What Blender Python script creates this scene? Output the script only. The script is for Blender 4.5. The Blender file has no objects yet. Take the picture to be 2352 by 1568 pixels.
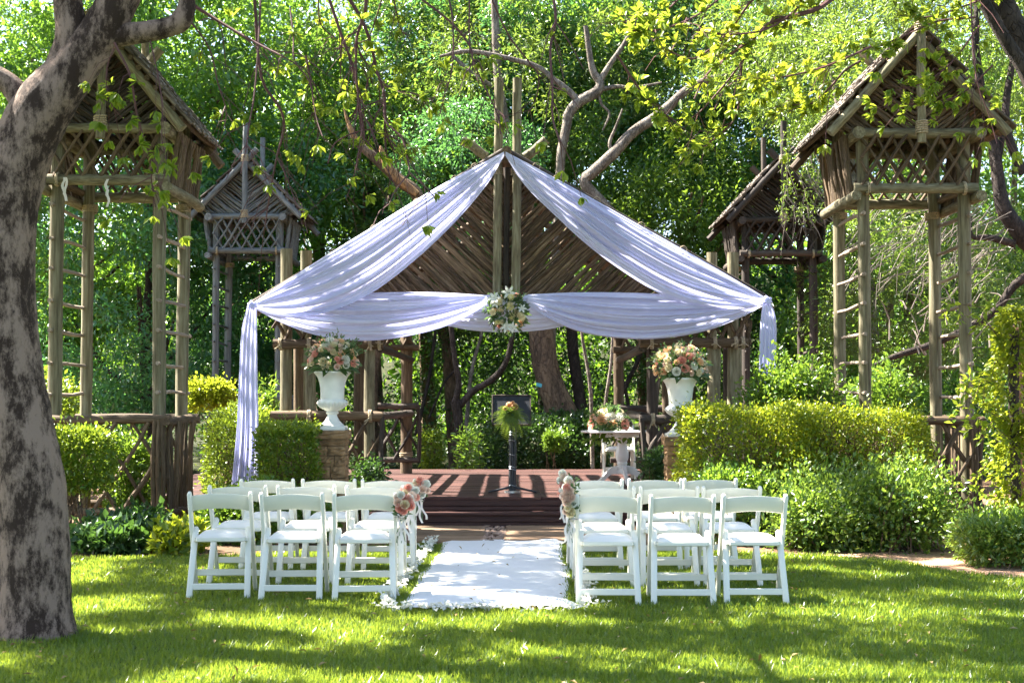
import bpy, math, random
import numpy as np
from mathutils import Vector, Matrix, Quaternion

random.seed(7)
RNG = np.random.default_rng(11)
SC = bpy.context.scene
COL = SC.collection

# ------------------------------------------------------------------ camera
CAM_H, YH, F2 = 1.46, 923.5, 3267.0          # eye height, horizon row, focal length in 2352-px units
PITCH = math.atan((YH - 784.0) / F2)
cam_d = bpy.data.cameras.new("camera")
cam = bpy.data.objects.new("camera", cam_d)
COL.objects.link(cam)
cam.location = (0, 0, CAM_H)
cam.rotation_euler = (math.radians(90) + PITCH, 0, 0)
cam_d.lens = 50.0
cam_d.sensor_width = 36.0
cam_d.clip_start = 0.1
cam_d.clip_end = 400
cam_d.dof.use_dof = True
cam_d.dof.focus_distance = 15.0
cam_d.dof.aperture_fstop = 5.6
SC.camera = cam

# ------------------------------------------------------------------ sky, sun, exposure
SUN_AZ, SUN_EL = math.radians(-66), math.radians(50)      # azimuth from +Y, clockwise
world = bpy.data.worlds.new("World")
SC.world = world
world.use_nodes = True
wn = world.node_tree
for n in list(wn.nodes):
    wn.nodes.remove(n)
sky = wn.nodes.new("ShaderNodeTexSky")
sky.sky_type = 'NISHITA'
sky.sun_disc = False
sky.sun_elevation = SUN_EL
sky.sun_rotation = SUN_AZ % (2 * math.pi)
sky.air_density = 1.0
sky.dust_density = 1.5
bg = wn.nodes.new("ShaderNodeBackground")
bg.inputs[1].default_value = 0.066
wo = wn.nodes.new("ShaderNodeOutputWorld")
wn.links.new(sky.outputs[0], bg.inputs[0])
wn.links.new(bg.outputs[0], wo.inputs[0])
sun_d = bpy.data.lights.new("sun", 'SUN')
sun_d.energy = 5.0
sun_d.angle = math.radians(0.5)
sun_d.color = (1.0, 0.95, 0.86)
sun = bpy.data.objects.new("sun", sun_d)
COL.objects.link(sun)
SUN_DIR = Vector((math.sin(SUN_AZ) * math.cos(SUN_EL), math.cos(SUN_AZ) * math.cos(SUN_EL), math.sin(SUN_EL)))
sun.rotation_euler = SUN_DIR.to_track_quat('Z', 'Y').to_euler()
sun.location = (-10, 10, 30)
SC.view_settings.view_transform = 'Standard'
SC.view_settings.look = 'None'
SC.view_settings.gamma = 1.0
SC.view_settings.use_curve_mapping = False
SC.view_settings.exposure = 2.92
SC.render.engine = 'CYCLES'
SC.cycles.use_denoising = True
SC.cycles.max_bounces = 8
SC.cycles.transparent_max_bounces = 4
SC.cycles.sample_clamp_indirect = 6.0


def at(px, py, Y):
    """world point seen at picture position (2352 x 1568 frame) at distance Y along the view"""
    u, v = (px - 1176.0) / F2, -(py - 784.0) / F2
    c, s = math.cos(PITCH), math.sin(PITCH)
    dy, dz = c - v * s, s + v * c
    return Vector((u * Y / dy, Y, CAM_H + dz * Y / dy))


def scl(px, Y):
    return px * Y / F2


# ------------------------------------------------------------------ materials
def new_mat(name):
    m = bpy.data.materials.new(name)
    m.use_nodes = True
    nt = m.node_tree
    for n in list(nt.nodes):
        nt.nodes.remove(n)
    out = nt.nodes.new("ShaderNodeOutputMaterial")
    return m, nt, out


def N(nt, kind, **kw):
    n = nt.nodes.new(kind)
    for k, v in kw.items():
        if hasattr(n, k):
            setattr(n, k, v)
        else:
            n.inputs[k].default_value = v
    return n


def ramp(nt, fac, stops):
    r = nt.nodes.new("ShaderNodeValToRGB")
    e = r.color_ramp.elements
    while len(e) < len(stops):
        e.new(0.5)
    for el, (p, c) in zip(e, stops):
        el.position = p
        el.color = (*c, 1)
    nt.links.new(fac, r.inputs[0])
    return r


def wood_mat(name, cols, rough=0.8, grain=(3.0, 3.0, 0.35), scale=3.0, bump=0.4, worldspace=False, vary=0.35):
    m, nt, out = new_mat(name)
    L = nt.links
    tc = N(nt, "ShaderNodeTexCoord")
    oi = N(nt, "ShaderNodeObjectInfo")
    mp = N(nt, "ShaderNodeMapping")
    mp.inputs['Scale'].default_value = grain
    off = N(nt, "ShaderNodeVectorMath", operation='SCALE')
    off.inputs[0].default_value = (37.0, 19.0, 53.0)
    L.new(oi.outputs['Random'], off.inputs['Scale'])
    L.new(off.outputs[0], mp.inputs['Location'])
    L.new(tc.outputs['Object'], mp.inputs['Vector'])
    n1 = N(nt, "ShaderNodeTexNoise")
    n1.inputs['Scale'].default_value = scale
    n1.inputs['Detail'].default_value = 6
    n1.inputs['Roughness'].default_value = 0.65
    L.new(mp.outputs[0], n1.inputs['Vector'])
    n2 = N(nt, "ShaderNodeTexNoise")
    n2.inputs['Scale'].default_value = 0.9
    n2.inputs['Detail'].default_value = 3
    L.new(mp.outputs[0], n2.inputs['Vector'])
    mx = N(nt, "ShaderNodeMix", data_type='FLOAT')
    mx.inputs[0].default_value = 0.4
    L.new(n1.outputs[0], mx.inputs[2])
    L.new(n2.outputs[0], mx.inputs[3])
    k = len(cols)
    rp = ramp(nt, mx.outputs[0], [(0.32 + 0.36 * i / (k - 1), c) for i, c in enumerate(cols)])
    hs = N(nt, "ShaderNodeHueSaturation")
    mr = N(nt, "ShaderNodeMapRange")
    mr.inputs['To Min'].default_value = 1 - vary
    mr.inputs['To Max'].default_value = 1 + vary
    L.new(oi.outputs['Random'], mr.inputs['Value'])
    L.new(mr.outputs[0], hs.inputs['Value'])
    L.new(rp.outputs[0], hs.inputs['Color'])
    b = N(nt, "ShaderNodeBsdfPrincipled")
    b.inputs['Roughness'].default_value = rough
    b.inputs['Specular IOR Level'].default_value = 0.3
    L.new(hs.outputs[0], b.inputs['Base Color'])
    bp = N(nt, "ShaderNodeBump")
    bp.inputs['Strength'].default_value = bump
    bp.inputs['Distance'].default_value = 0.02
    L.new(n1.outputs[0], bp.inputs['Height'])
    L.new(bp.outputs[0], b.inputs['Normal'])
    L.new(b.outputs[0], out.inputs[0])
    return m


def leaf_mat(name, stops, trans=(0.2, 0.3, 0.03), tfac=0.45, rough=0.42, vary=0.15, spec=0.5):
    m, nt, out = new_mat(name)
    L = nt.links
    g = N(nt, "ShaderNodeNewGeometry")
    oi = N(nt, "ShaderNodeObjectInfo")
    k = len(stops)
    rp = ramp(nt, g.outputs['Random Per Island'], [(i / (k - 1), c) for i, c in enumerate(stops)])
    hs = N(nt, "ShaderNodeHueSaturation")
    mr = N(nt, "ShaderNodeMapRange")
    mr.inputs['To Min'].default_value = 1 - vary
    mr.inputs['To Max'].default_value = 1 + vary
    L.new(oi.outputs['Random'], mr.inputs['Value'])
    L.new(mr.outputs[0], hs.inputs['Value'])
    L.new(rp.outputs[0], hs.inputs['Color'])
    b = N(nt, "ShaderNodeBsdfPrincipled")
    b.inputs['Roughness'].default_value = rough
    b.inputs['Specular IOR Level'].default_value = spec
    L.new(hs.outputs[0], b.inputs['Base Color'])
    t = N(nt, "ShaderNodeBsdfTranslucent")
    mt = N(nt, "ShaderNodeMix", data_type='RGBA')
    mt.inputs[0].default_value = 0.35
    mt.inputs[6].default_value = (*trans, 1)
    L.new(hs.outputs[0], mt.inputs[7])
    L.new(mt.outputs[2], t.inputs['Color'])
    ms = N(nt, "ShaderNodeMixShader")
    ms.inputs[0].default_value = tfac
    L.new(b.outputs[0], ms.inputs[1])
    L.new(t.outputs[0], ms.inputs[2])
    L.new(ms.outputs[0], out.inputs[0])
    return m


def plain_mat(name, col, rough=0.5, spec=0.5, noise=0.0, nscale=12.0, bump=0.0, metal=0.0, coat=0.0):
    m, nt, out = new_mat(name)
    L = nt.links
    b = N(nt, "ShaderNodeBsdfPrincipled")
    b.inputs['Roughness'].default_value = rough
    b.inputs['Specular IOR Level'].default_value = spec
    b.inputs['Metallic'].default_value = metal
    b.inputs['Coat Weight'].default_value = coat
    b.inputs['Base Color'].default_value = (*col, 1)
    if noise or bump:
        tc = N(nt, "ShaderNodeTexCoord")
        nz = N(nt, "ShaderNodeTexNoise")
        nz.inputs['Scale'].default_value = nscale
        nz.inputs['Detail'].default_value = 5
        L.new(tc.outputs['Object'], nz.inputs['Vector'])
        lo = tuple(c * (1 - noise) for c in col)
        hi = tuple(min(1, c * (1 + noise)) for c in col)
        rp = ramp(nt, nz.outputs[0], [(0.3, lo), (0.7, hi)])
        L.new(rp.outputs[0], b.inputs['Base Color'])
        if bump:
            bp = N(nt, "ShaderNodeBump")
            bp.inputs['Strength'].default_value = bump
            bp.inputs['Distance'].default_value = 0.02
            L.new(nz.outputs[0], bp.inputs['Height'])
            L.new(bp.outputs[0], b.inputs['Normal'])
    L.new(b.outputs[0], out.inputs[0])
    return m


def cloth_mat(name, col, tcol, tfac=0.4):
    m, nt, out = new_mat(name)
    L = nt.links
    d = N(nt, "ShaderNodeBsdfPrincipled")
    d.inputs['Base Color'].default_value = (*col, 1)
    d.inputs['Roughness'].default_value = 0.55
    d.inputs['Specular IOR Level'].default_value = 0.25
    t = N(nt, "ShaderNodeBsdfTranslucent")
    t.inputs['Color'].default_value = (*tcol, 1)
    ms = N(nt, "ShaderNodeMixShader")
    ms.inputs[0].default_value = tfac
    tc = N(nt, "ShaderNodeTexCoord")
    nz = N(nt, "ShaderNodeTexNoise")
    nz.inputs['Scale'].default_value = 9
    nz.inputs['Detail'].default_value = 4
    L.new(tc.outputs['Object'], nz.inputs['Vector'])
    bp = N(nt, "ShaderNodeBump")
    bp.inputs['Strength'].default_value = 0.12
    bp.inputs['Distance'].default_value = 0.03
    L.new(nz.outputs[0], bp.inputs['Height'])
    L.new(bp.outputs[0], d.inputs['Normal'])
    L.new(d.outputs[0], ms.inputs[1])
    L.new(t.outputs[0], ms.inputs[2])
    L.new(ms.outputs[0], out.inputs[0])
    return m


def bark_mat(name, light, dark, scale=3.0, thr=(0.42, 0.6), crack=14.0, stretch=0.45, bump=0.8, cf=0.8):
    m, nt, out = new_mat(name)
    L = nt.links
    tc = N(nt, "ShaderNodeTexCoord")
    mp = N(nt, "ShaderNodeMapping")
    mp.inputs['Scale'].default_value = (1, 1, stretch)
    L.new(tc.outputs['Object'], mp.inputs['Vector'])
    n1 = N(nt, "ShaderNodeTexNoise")
    n1.inputs['Scale'].default_value = scale
    n1.inputs['Detail'].default_value = 11
    n1.inputs['Roughness'].default_value = 0.8
    L.new(mp.outputs[0], n1.inputs['Vector'])
    v = N(nt, "ShaderNodeTexVoronoi", feature='DISTANCE_TO_EDGE')
    v.inputs['Scale'].default_value = crack
    nd = N(nt, "ShaderNodeTexNoise")
    nd.inputs['Scale'].default_value = 8
    nd.inputs['Detail'].default_value = 3
    L.new(mp.outputs[0], nd.inputs['Vector'])
    ad = N(nt, "ShaderNodeVectorMath", operation='MULTIPLY_ADD')
    ad.inputs[1].default_value = (0.25, 0.25, 0.25)
    L.new(nd.outputs['Color'], ad.inputs[0])
    L.new(mp.outputs[0], ad.inputs[2])
    L.new(ad.outputs[0], v.inputs['Vector'])
    rp = ramp(nt, n1.outputs[0], [(thr[0], dark), (thr[1], light)])
    cr = ramp(nt, v.outputs['Distance'], [(0.0, (0.45, 0.42, 0.4)), (0.09, (1, 1, 1))])
    mu = N(nt, "ShaderNodeMix", data_type='RGBA', blend_type='MULTIPLY')
    mu.inputs[0].default_value = cf
    L.new(rp.outputs[0], mu.inputs[6])
    L.new(cr.outputs[0], mu.inputs[7])
    b = N(nt, "ShaderNodeBsdfPrincipled")
    b.inputs['Roughness'].default_value = 0.85
    b.inputs['Specular IOR Level'].default_value = 0.25
    L.new(mu.outputs[2], b.inputs['Base Color'])
    mh = N(nt, "ShaderNodeMath", operation='MULTIPLY_ADD')
    mh.inputs[2].default_value = 0.0
    mh.inputs[1].default_value = 1.0
    L.new(n1.outputs[0], mh.inputs[0])
    if cf > 0.05:
        L.new(cr.outputs[0], mh.inputs[2])
    bp = N(nt, "ShaderNodeBump")
    bp.inputs['Strength'].default_value = bump
    bp.inputs['Distance'].default_value = 0.03
    L.new(mh.outputs[0], bp.inputs['Height'])
    L.new(bp.outputs[0], b.inputs['Normal'])
    L.new(b.outputs[0], out.inputs[0])
    return m


def ground_mat(name, a, b_, c, s1=1.2, s2=40.0, bump=0.5):
    m, nt, out = new_mat(name)
    L = nt.links
    tc = N(nt, "ShaderNodeTexCoord")
    n1 = N(nt, "ShaderNodeTexNoise")
    n1.inputs['Scale'].default_value = s1
    n1.inputs['Detail'].default_value = 5
    n2 = N(nt, "ShaderNodeTexNoise")
    n2.inputs['Scale'].default_value = s2
    n2.inputs['Detail'].default_value = 6
    L.new(tc.outputs['Object'], n1.inputs['Vector'])
    L.new(tc.outputs['Object'], n2.inputs['Vector'])
    r1 = ramp(nt, n1.outputs[0], [(0.35, a), (0.65, b_)])
    r2 = ramp(nt, n2.outputs[0], [(0.45, (0, 0, 0)), (0.62, (1, 1, 1))])
    mx = N(nt, "ShaderNodeMix", data_type='RGBA')
    L.new(r2.outputs[0], mx.inputs[0])
    L.new(r1.outputs[0], mx.inputs[6])
    mx.inputs[7].default_value = (*c, 1)
    b = N(nt, "ShaderNodeBsdfPrincipled")
    b.inputs['Roughness'].default_value = 0.95
    b.inputs['Specular IOR Level'].default_value = 0.15
    L.new(mx.outputs[2], b.inputs['Base Color'])
    bp = N(nt, "ShaderNodeBump")
    bp.inputs['Strength'].default_value = bump
    bp.inputs['Distance'].default_value = 0.03
    L.new(n2.outputs[0], bp.inputs['Height'])
    L.new(bp.outputs[0], b.inputs['Normal'])
    L.new(b.outputs[0], out.inputs[0])
    return m


M = {}
M['post'] = wood_mat('pole_wood', [(0.055, 0.04, 0.024), (0.18, 0.155, 0.09), (0.33, 0.30, 0.20)], grain=(1.6, 1.6, 7.0), scale=1.6, bump=0.45, vary=0.18)
M['brown'] = wood_mat('brown_stick_wood', [(0.035, 0.022, 0.013), (0.105, 0.07, 0.04), (0.21, 0.15, 0.092)], grain=(1.5, 1.5, 3.0), scale=2.5, vary=0.3)
M['grey'] = wood_mat('grey_weathered_wood', [(0.06, 0.058, 0.055), (0.15, 0.155, 0.15), (0.26, 0.275, 0.27)], grain=(1.4, 1.4, 5.0), scale=2.5, vary=0.2)
M['dark'] = wood_mat('dark_stick_wood', [(0.022, 0.017, 0.014), (0.055, 0.042, 0.033), (0.11, 0.085, 0.065)], grain=(1.5, 1.5, 3.0), scale=2.5, vary=0.3)
M['gable'] = wood_mat('split_gable_wood', [(0.035, 0.022, 0.012), (0.125, 0.08, 0.045), (0.28, 0.20, 0.115)], grain=(1.3, 1.3, 4.0), scale=2.2, vary=0.45)
M['rung'] = wood_mat('pale_rung_wood', [(0.12, 0.085, 0.058), (0.28, 0.22, 0.165), (0.40, 0.33, 0.26)], grain=(1.3, 1.3, 3.0), scale=2.0, vary=0.15)
M['shingle'] = wood_mat('shingle_wood', [(0.05, 0.038, 0.03), (0.15, 0.12, 0.095), (0.27, 0.225, 0.18)], grain=(9, 2.0, 9), scale=2.5, vary=0.3)
M['deck'] = wood_mat('red_deck_wood', [(0.03, 0.012, 0.010), (0.07, 0.029, 0.023), (0.12, 0.058, 0.044)], rough=0.55, grain=(1.0, 12.0, 12.0), scale=3.0, bump=0.25, vary=0.3)
M['rope'] = plain_mat('rope_fibre', (0.36, 0.29, 0.19), 0.9, 0.2, noise=0.4, nscale=60, bump=0.5)
M['white'] = plain_mat('white_resin', (0.76, 0.735, 0.63), 0.38, 0.5, noise=0.03, nscale=6)
M['pad'] = plain_mat('white_seat_vinyl', (0.78, 0.755, 0.70), 0.45, 0.5, noise=0.02, nscale=8, bump=0.05)
M['urn'] = plain_mat('cream_urn_plaster', (0.74, 0.73, 0.66), 0.35, 0.5, noise=0.10, nscale=7)
M['table'] = plain_mat('white_table_paint', (0.78, 0.77, 0.74), 0.35, 0.5, noise=0.04, nscale=7)
M['stone'] = plain_mat('sandstone', (0.30, 0.185, 0.095), 0.85, 0.2, noise=0.4, nscale=9, bump=0.9)
M['paver'] = wood_mat('paver_stone', [(0.12, 0.07, 0.04), (0.22, 0.14, 0.085), (0.32, 0.22, 0.14)], grain=(2, 9, 2), scale=2.0, bump=0.3, vary=0.15)
M['pebble'] = plain_mat('pebble', (0.30, 0.20, 0.15), 0.7, 0.35, noise=0.6, nscale=8)
M['runner'] = plain_mat('runner_fabric', (0.72, 0.71, 0.71), 0.8, 0.15, noise=0.04, nscale=25, bump=0.06)
M['drape'] = cloth_mat('sky_tinted_drape_cloth', (0.72, 0.73, 0.93), (0.66, 0.67, 0.92), 0.40)  # white cloth; the blue cast of sky shade is mixed into its colour
M['ribbon'] = cloth_mat('ribbon_satin', (0.82, 0.76, 0.70), (0.6, 0.55, 0.5), 0.3)
M['black'] = plain_mat('black_lectern_paint', (0.022, 0.025, 0.03), 0.45, 0.5, noise=0.3, nscale=15)
M['wire'] = plain_mat('silver_wire', (0.55, 0.6, 0.62), 0.3, 0.5, metal=0.9)
M['blue'] = plain_mat('blue_tag_plastic', (0.10, 0.45, 0.55), 0.5)
M['bark_pale'] = bark_mat('patchy_pale_bark', (0.30, 0.205, 0.15), (0.04, 0.023, 0.015), scale=6.5, thr=(0.45, 0.56), crack=30, stretch=0.45, cf=0.0, bump=1.0)
M['bark_brown'] = bark_mat('brown_bark', (0.24, 0.16, 0.10), (0.09, 0.06, 0.04), scale=5, crack=12, stretch=0.3)
M['bark_grey'] = bark_mat('grey_bark', (0.30, 0.25, 0.20), (0.12, 0.095, 0.075), scale=6, crack=16, stretch=0.4)
M['bark_dark'] = bark_mat('dark_bark', (0.075, 0.055, 0.045), (0.03, 0.022, 0.018), scale=6, crack=14)
M['bark_orange'] = bark_mat('split_orange_wood', (0.50, 0.27, 0.11), (0.22, 0.12, 0.06), scale=6, crack=5, stretch=0.15)
M['twig'] = plain_mat('purple_brown_twig', (0.10, 0.042, 0.038), 0.7, 0.3, noise=0.3, nscale=8)
M['twig_grey'] = plain_mat('dry_grey_twig', (0.22, 0.18, 0.15), 0.8, 0.2, noise=0.3, nscale=8)
M['l_far'] = leaf_mat('far_leaves', [(0.035, 0.115, 0.022), (0.06, 0.16, 0.025), (0.11, 0.20, 0.03)], (0.34, 0.56, 0.05), 0.48, 0.30, 0.15, 0.9)
M['l_cool'] = leaf_mat('cool_leaves', [(0.02, 0.085, 0.035), (0.038, 0.13, 0.05), (0.07, 0.17, 0.055)], (0.20, 0.48, 0.09), 0.45, 0.3, 0.15, 0.8)
M['l_olive'] = leaf_mat('olive_leaves', [(0.045, 0.085, 0.02), (0.08, 0.13, 0.03), (0.13, 0.17, 0.045)], (0.32, 0.46, 0.05), 0.45, 0.33, 0.15, 0.7)
M['l_wood'] = leaf_mat('woodland_leaves', [(0.035, 0.10, 0.012), (0.06, 0.15, 0.015), (0.10, 0.19, 0.02)], (0.30, 0.50, 0.03), 0.5, 0.35, 0.1, 0.5)
M['l_near'] = leaf_mat('near_leaves', [(0.06, 0.14, 0.008), (0.09, 0.18, 0.010), (0.14, 0.21, 0.012)], (0.50, 0.58, 0.05), 0.55, 0.4, 0.1, 0.4)
M['l_crown'] = leaf_mat('crown_leaves', [(0.05, 0.10, 0.012), (0.075, 0.13, 0.016), (0.10, 0.15, 0.02)], (0.30, 0.40, 0.04), 0.28, 0.4, 0.1, 0.4)  # low translucency, so the out-of-view crowns cast darker shade
M['l_yellow'] = leaf_mat('yellow_green_leaves', [(0.09, 0.16, 0.010), (0.13, 0.19, 0.012), (0.20, 0.23, 0.018)], (0.58, 0.64, 0.04), 0.5, 0.4, 0.1, 0.4)
M['l_hedge'] = leaf_mat('hedge_leaves', [(0.035, 0.10, 0.007), (0.07, 0.15, 0.010), (0.18, 0.23, 0.018)], (0.40, 0.50, 0.04), 0.42, 0.36, 0.1, 0.5)
M['l_gold'] = leaf_mat('golden_hedge_leaves', [(0.05, 0.12, 0.008), (0.11, 0.18, 0.012), (0.30, 0.30, 0.022)], (0.54, 0.60, 0.03), 0.42, 0.38, 0.1, 0.5)
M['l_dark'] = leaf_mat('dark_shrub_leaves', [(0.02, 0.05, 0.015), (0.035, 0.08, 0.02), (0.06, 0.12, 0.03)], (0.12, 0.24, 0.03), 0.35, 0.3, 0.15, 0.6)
M['l_bright'] = leaf_mat('bright_shrub_leaves', [(0.05, 0.12, 0.015), (0.08, 0.17, 0.02), (0.14, 0.22, 0.03)], (0.32, 0.48, 0.04), 0.42, 0.34, 0.1, 0.55)
M['l_silver'] = leaf_mat('pale_shrub_leaves', [(0.045, 0.12, 0.015), (0.09, 0.17, 0.025), (0.18, 0.24, 0.06)], (0.35, 0.50, 0.05), 0.40, 0.30, 0.1, 0.6)
M['l_euca'] = leaf_mat('bouquet_leaves', [(0.03, 0.08, 0.03), (0.06, 0.13, 0.04), (0.16, 0.24, 0.15)], (0.2, 0.32, 0.06), 0.35, 0.4, 0.1)
M['l_fern'] = leaf_mat('fern_fronds', [(0.07, 0.14, 0.015), (0.12, 0.20, 0.02), (0.20, 0.26, 0.03)], (0.35, 0.48, 0.05), 0.4, 0.45, 0.1)
M['grass'] = leaf_mat('grass_blades', [(0.022, 0.07, 0.005), (0.04, 0.105, 0.007), (0.11, 0.15, 0.014)], (0.52, 0.64, 0.06), 0.44, 0.34, 0.0, 0.6)
M['soil'] = ground_mat('red_brown_soil', (0.13, 0.075, 0.045), (0.24, 0.13, 0.08), (0.08, 0.06, 0.035), 0.5, 14)
M['redpath'] = ground_mat('red_path_soil', (0.42, 0.24, 0.15), (0.52, 0.34, 0.23), (0.30, 0.17, 0.10), 2.0, 30)
M['turf'] = ground_mat('turf', (0.03, 0.065, 0.008), (0.05, 0.09, 0.01), (0.06, 0.08, 0.015), 0.8, 60)
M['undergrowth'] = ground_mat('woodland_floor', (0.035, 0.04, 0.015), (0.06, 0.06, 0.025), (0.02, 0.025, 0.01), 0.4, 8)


def petal_mat(name, col, t=0.35):
    m, nt, out = new_mat(name)
    L = nt.links
    b = N(nt, "ShaderNodeBsdfPrincipled")
    b.inputs['Base Color'].default_value = (*col, 1)
    b.inputs['Roughness'].default_value = 0.6
    b.inputs['Specular IOR Level'].default_value = 0.25
    tr = N(nt, "ShaderNodeBsdfTranslucent")
    tr.inputs['Color'].default_value = (*col, 1)
    ms = N(nt, "ShaderNodeMixShader")
    ms.inputs[0].default_value = t
    L.new(b.outputs[0], ms.inputs[1])
    L.new(tr.outputs[0], ms.inputs[2])
    L.new(ms.outputs[0], out.inputs[0])
    return m


M['p_peach'] = petal_mat('peach_petal', (0.88, 0.60, 0.36))
M['p_pink'] = petal_mat('pink_petal', (0.86, 0.46, 0.36))
M['p_cream'] = petal_mat('cream_petal', (0.84, 0.76, 0.52))
M['p_white'] = petal_mat('white_petal', (0.84, 0.83, 0.74))
M['p_blush'] = petal_mat('blush_petal', (0.88, 0.70, 0.58))
M['p_lemon'] = petal_mat('lemon_petal', (0.80, 0.74, 0.36))

# ------------------------------------------------------------------ object helpers


def wloc(o):
    v = Vector((0, 0, 0))
    while o is not None:
        v = v + o.location
        o = o.parent
    return v


def thing(name, label, cat, loc=(0, 0, 0), group=None):
    o = bpy.data.objects.new(name, None)
    o.empty_display_size = 0.1
    COL.objects.link(o)
    o.location = loc
    tag(o, label, cat, group)
    return o


def tag(o, label, cat, group=None):
    o['label'] = label
    o['category'] = cat
    if group:
        o['group'] = group
    return o


def link_mesh(name, me, parent=None, world=True):
    o = bpy.data.objects.new(name, me)
    COL.objects.link(o)
    if parent is not None:
        o.parent = parent
        if world:
            o.location = -wloc(parent)
    return o


class MB:
    def __init__(self):
        self.v, self.f = [], []

    def add(self, vs, fs):
        k = len(self.v)
        self.v += [tuple(p) for p in vs]
        self.f += [tuple(i + k for i in q) for q in fs]
        return self

    def box(self, c, s, rot=None, bev=0.0):
        x, y, z = s[0] / 2, s[1] / 2, s[2] / 2
        if bev <= 0:
            vs = [Vector((a * x, b * y, d * z)) for d in (-1, 1) for b in (-1, 1) for a in (-1, 1)]
            fs = [(0, 2, 3, 1), (4, 5, 7, 6), (0, 1, 5, 4), (2, 6, 7, 3), (0, 4, 6, 2), (1, 3, 7, 5)]
        else:
            vs, fs = bevel_box(x, y, z, bev)
        if rot is not None:
            vs = [rot @ p for p in vs]
        c = Vector(c)
        return self.add([p + c for p in vs], fs)

    def tube(self, pts, rad, n=8, caps=True, wob=0.0, seed=0):
        pts = [Vector(p) for p in pts]
        rr = random.Random(seed)
        if not hasattr(rad, '__len__'):
            rad = [rad] * len(pts)
        vs, fs = [], []
        up = None
        for i, p in enumerate(pts):
            t = (pts[min(i + 1, len(pts) - 1)] - pts[max(i - 1, 0)])
            if t.length < 1e-9:
                t = Vector((0, 0, 1))
            t.normalize()
            if up is None:
                up = t.orthogonal().normalized()
            else:
                up = (up - t * up.dot(t))
                up = up.normalized() if up.length > 1e-6 else t.orthogonal().normalized()
            w = t.cross(up)
            for k in range(n):
                a = 2 * math.pi * k / n
                r = rad[i] * (1 + wob * (rr.random() - 0.5) * 2)
                vs.append(p + (up * math.cos(a) + w * math.sin(a)) * r)
        for i in range(len(pts) - 1):
            for k in range(n):
                k2 = (k + 1) % n
                fs.append((i * n + k, i * n + k2, (i + 1) * n + k2, (i + 1) * n + k))
        if caps:
            fs.append(tuple(range(n - 1, -1, -1)))
            fs.append(tuple((len(pts) - 1) * n + k for k in range(n)))
        return self.add(vs, fs)

    def lathe(self, prof, c=(0, 0, 0), n=32, lobes=None):
        c = Vector(c)
        vs, fs = [], []
        for i, (r, z) in enumerate(prof):
            for k in range(n):
                a = 2 * math.pi * k / n
                q = r
                if lobes:
                    nl, amp, z0, z1 = lobes
                    if z0 <= z <= z1:
                        w = math.sin(math.pi * (z - z0) / (z1 - z0)) ** 0.6
                        q = r * (1 + amp * w * (abs(math.cos(a * nl / 2)) ** 0.7 - 0.6))
                vs.append(c + Vector((q * math.cos(a), q * math.sin(a), z)))
        for i in range(len(prof) - 1):
            for k in range(n):
                k2 = (k + 1) % n
                fs.append((i * n + k, i * n + k2, (i + 1) * n + k2, (i + 1) * n + k))
        fs.append(tuple(range(n - 1, -1, -1)))
        fs.append(tuple((len(prof) - 1) * n + k for k in range(n)))
        return self.add(vs, fs)

    def prism(self, outline, axis_a, axis_b, axis_t, t0, t1):
        """extrude a 2-D outline in plane (axis_a, axis_b) along axis_t"""
        A, B, T = Vector(axis_a), Vector(axis_b), Vector(axis_t)
        n = len(outline)
        vs = [A * u + B * w + T * t0 for u, w in outline] + [A * u + B * w + T * t1 for u, w in outline]
        fs = [tuple(range(n - 1, -1, -1)), tuple(range(n, 2 * n))]
        fs += [(i, (i + 1) % n, n + (i + 1) % n, n + i) for i in range(n)]
        return self.add(vs, fs)

    def mesh(self, name, mat, smooth=True):
        me = bpy.data.meshes.new(name)
        me.from_pydata(self.v, [], self.f)
        if mat is not None:
            me.materials.append(mat)
        if smooth:
            me.shade_smooth()
            try:
                me.set_sharp_from_angle(angle=math.radians(42))
            except Exception:
                pass
        return me

    def build(self, name, mat, parent=None, world=True, smooth=True):
        return link_mesh(name, self.mesh(name, mat, smooth), parent, world)


def bevel_box(x, y, z, b):
    b = min(b, x * .9, y * .9, z * .9)
    vs, idx = [], {}
    for sx in (-1, 1):
        for sy in (-1, 1):
            for sz in (-1, 1):
                for ax in range(3):
                    p = [sx * (x - b), sy * (y - b), sz * (z - b)]
                    p[ax] = (sx * x, sy * y, sz * z)[ax]
                    idx[(sx, sy, sz, ax)] = len(vs)
                    vs.append(Vector(p))
    fs = []
    for ax in range(3):
        o1, o2 = [a for a in range(3) if a != ax]
        for s in (-1, 1):
            q = []
            for a, c in ((-1, -1), (1, -1), (1, 1), (-1, 1)):
                k = [0, 0, 0]
                k[ax], k[o1], k[o2] = s, a, c
                q.append(idx[(*k, ax)])
            fs.append(tuple(q))
    for ax in range(3):                                  # edges along axis ax
        o1, o2 = [a for a in range(3) if a != ax]
        for s1 in (-1, 1):
            for s2 in (-1, 1):
                q = []
                for s in (-1, 1):
                    k = [0, 0, 0]
                    k[ax], k[o1], k[o2] = s, s1, s2
                    q += [idx[(*k, o1)], idx[(*k, o2)]]
                fs.append((q[0], q[1], q[3], q[2]))
    for sx in (-1, 1):
        for sy in (-1, 1):
            for sz in (-1, 1):
                fs.append(tuple(idx[(sx, sy, sz, a)] for a in range(3)))
    return vs, fs


STICKS = {}


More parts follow.
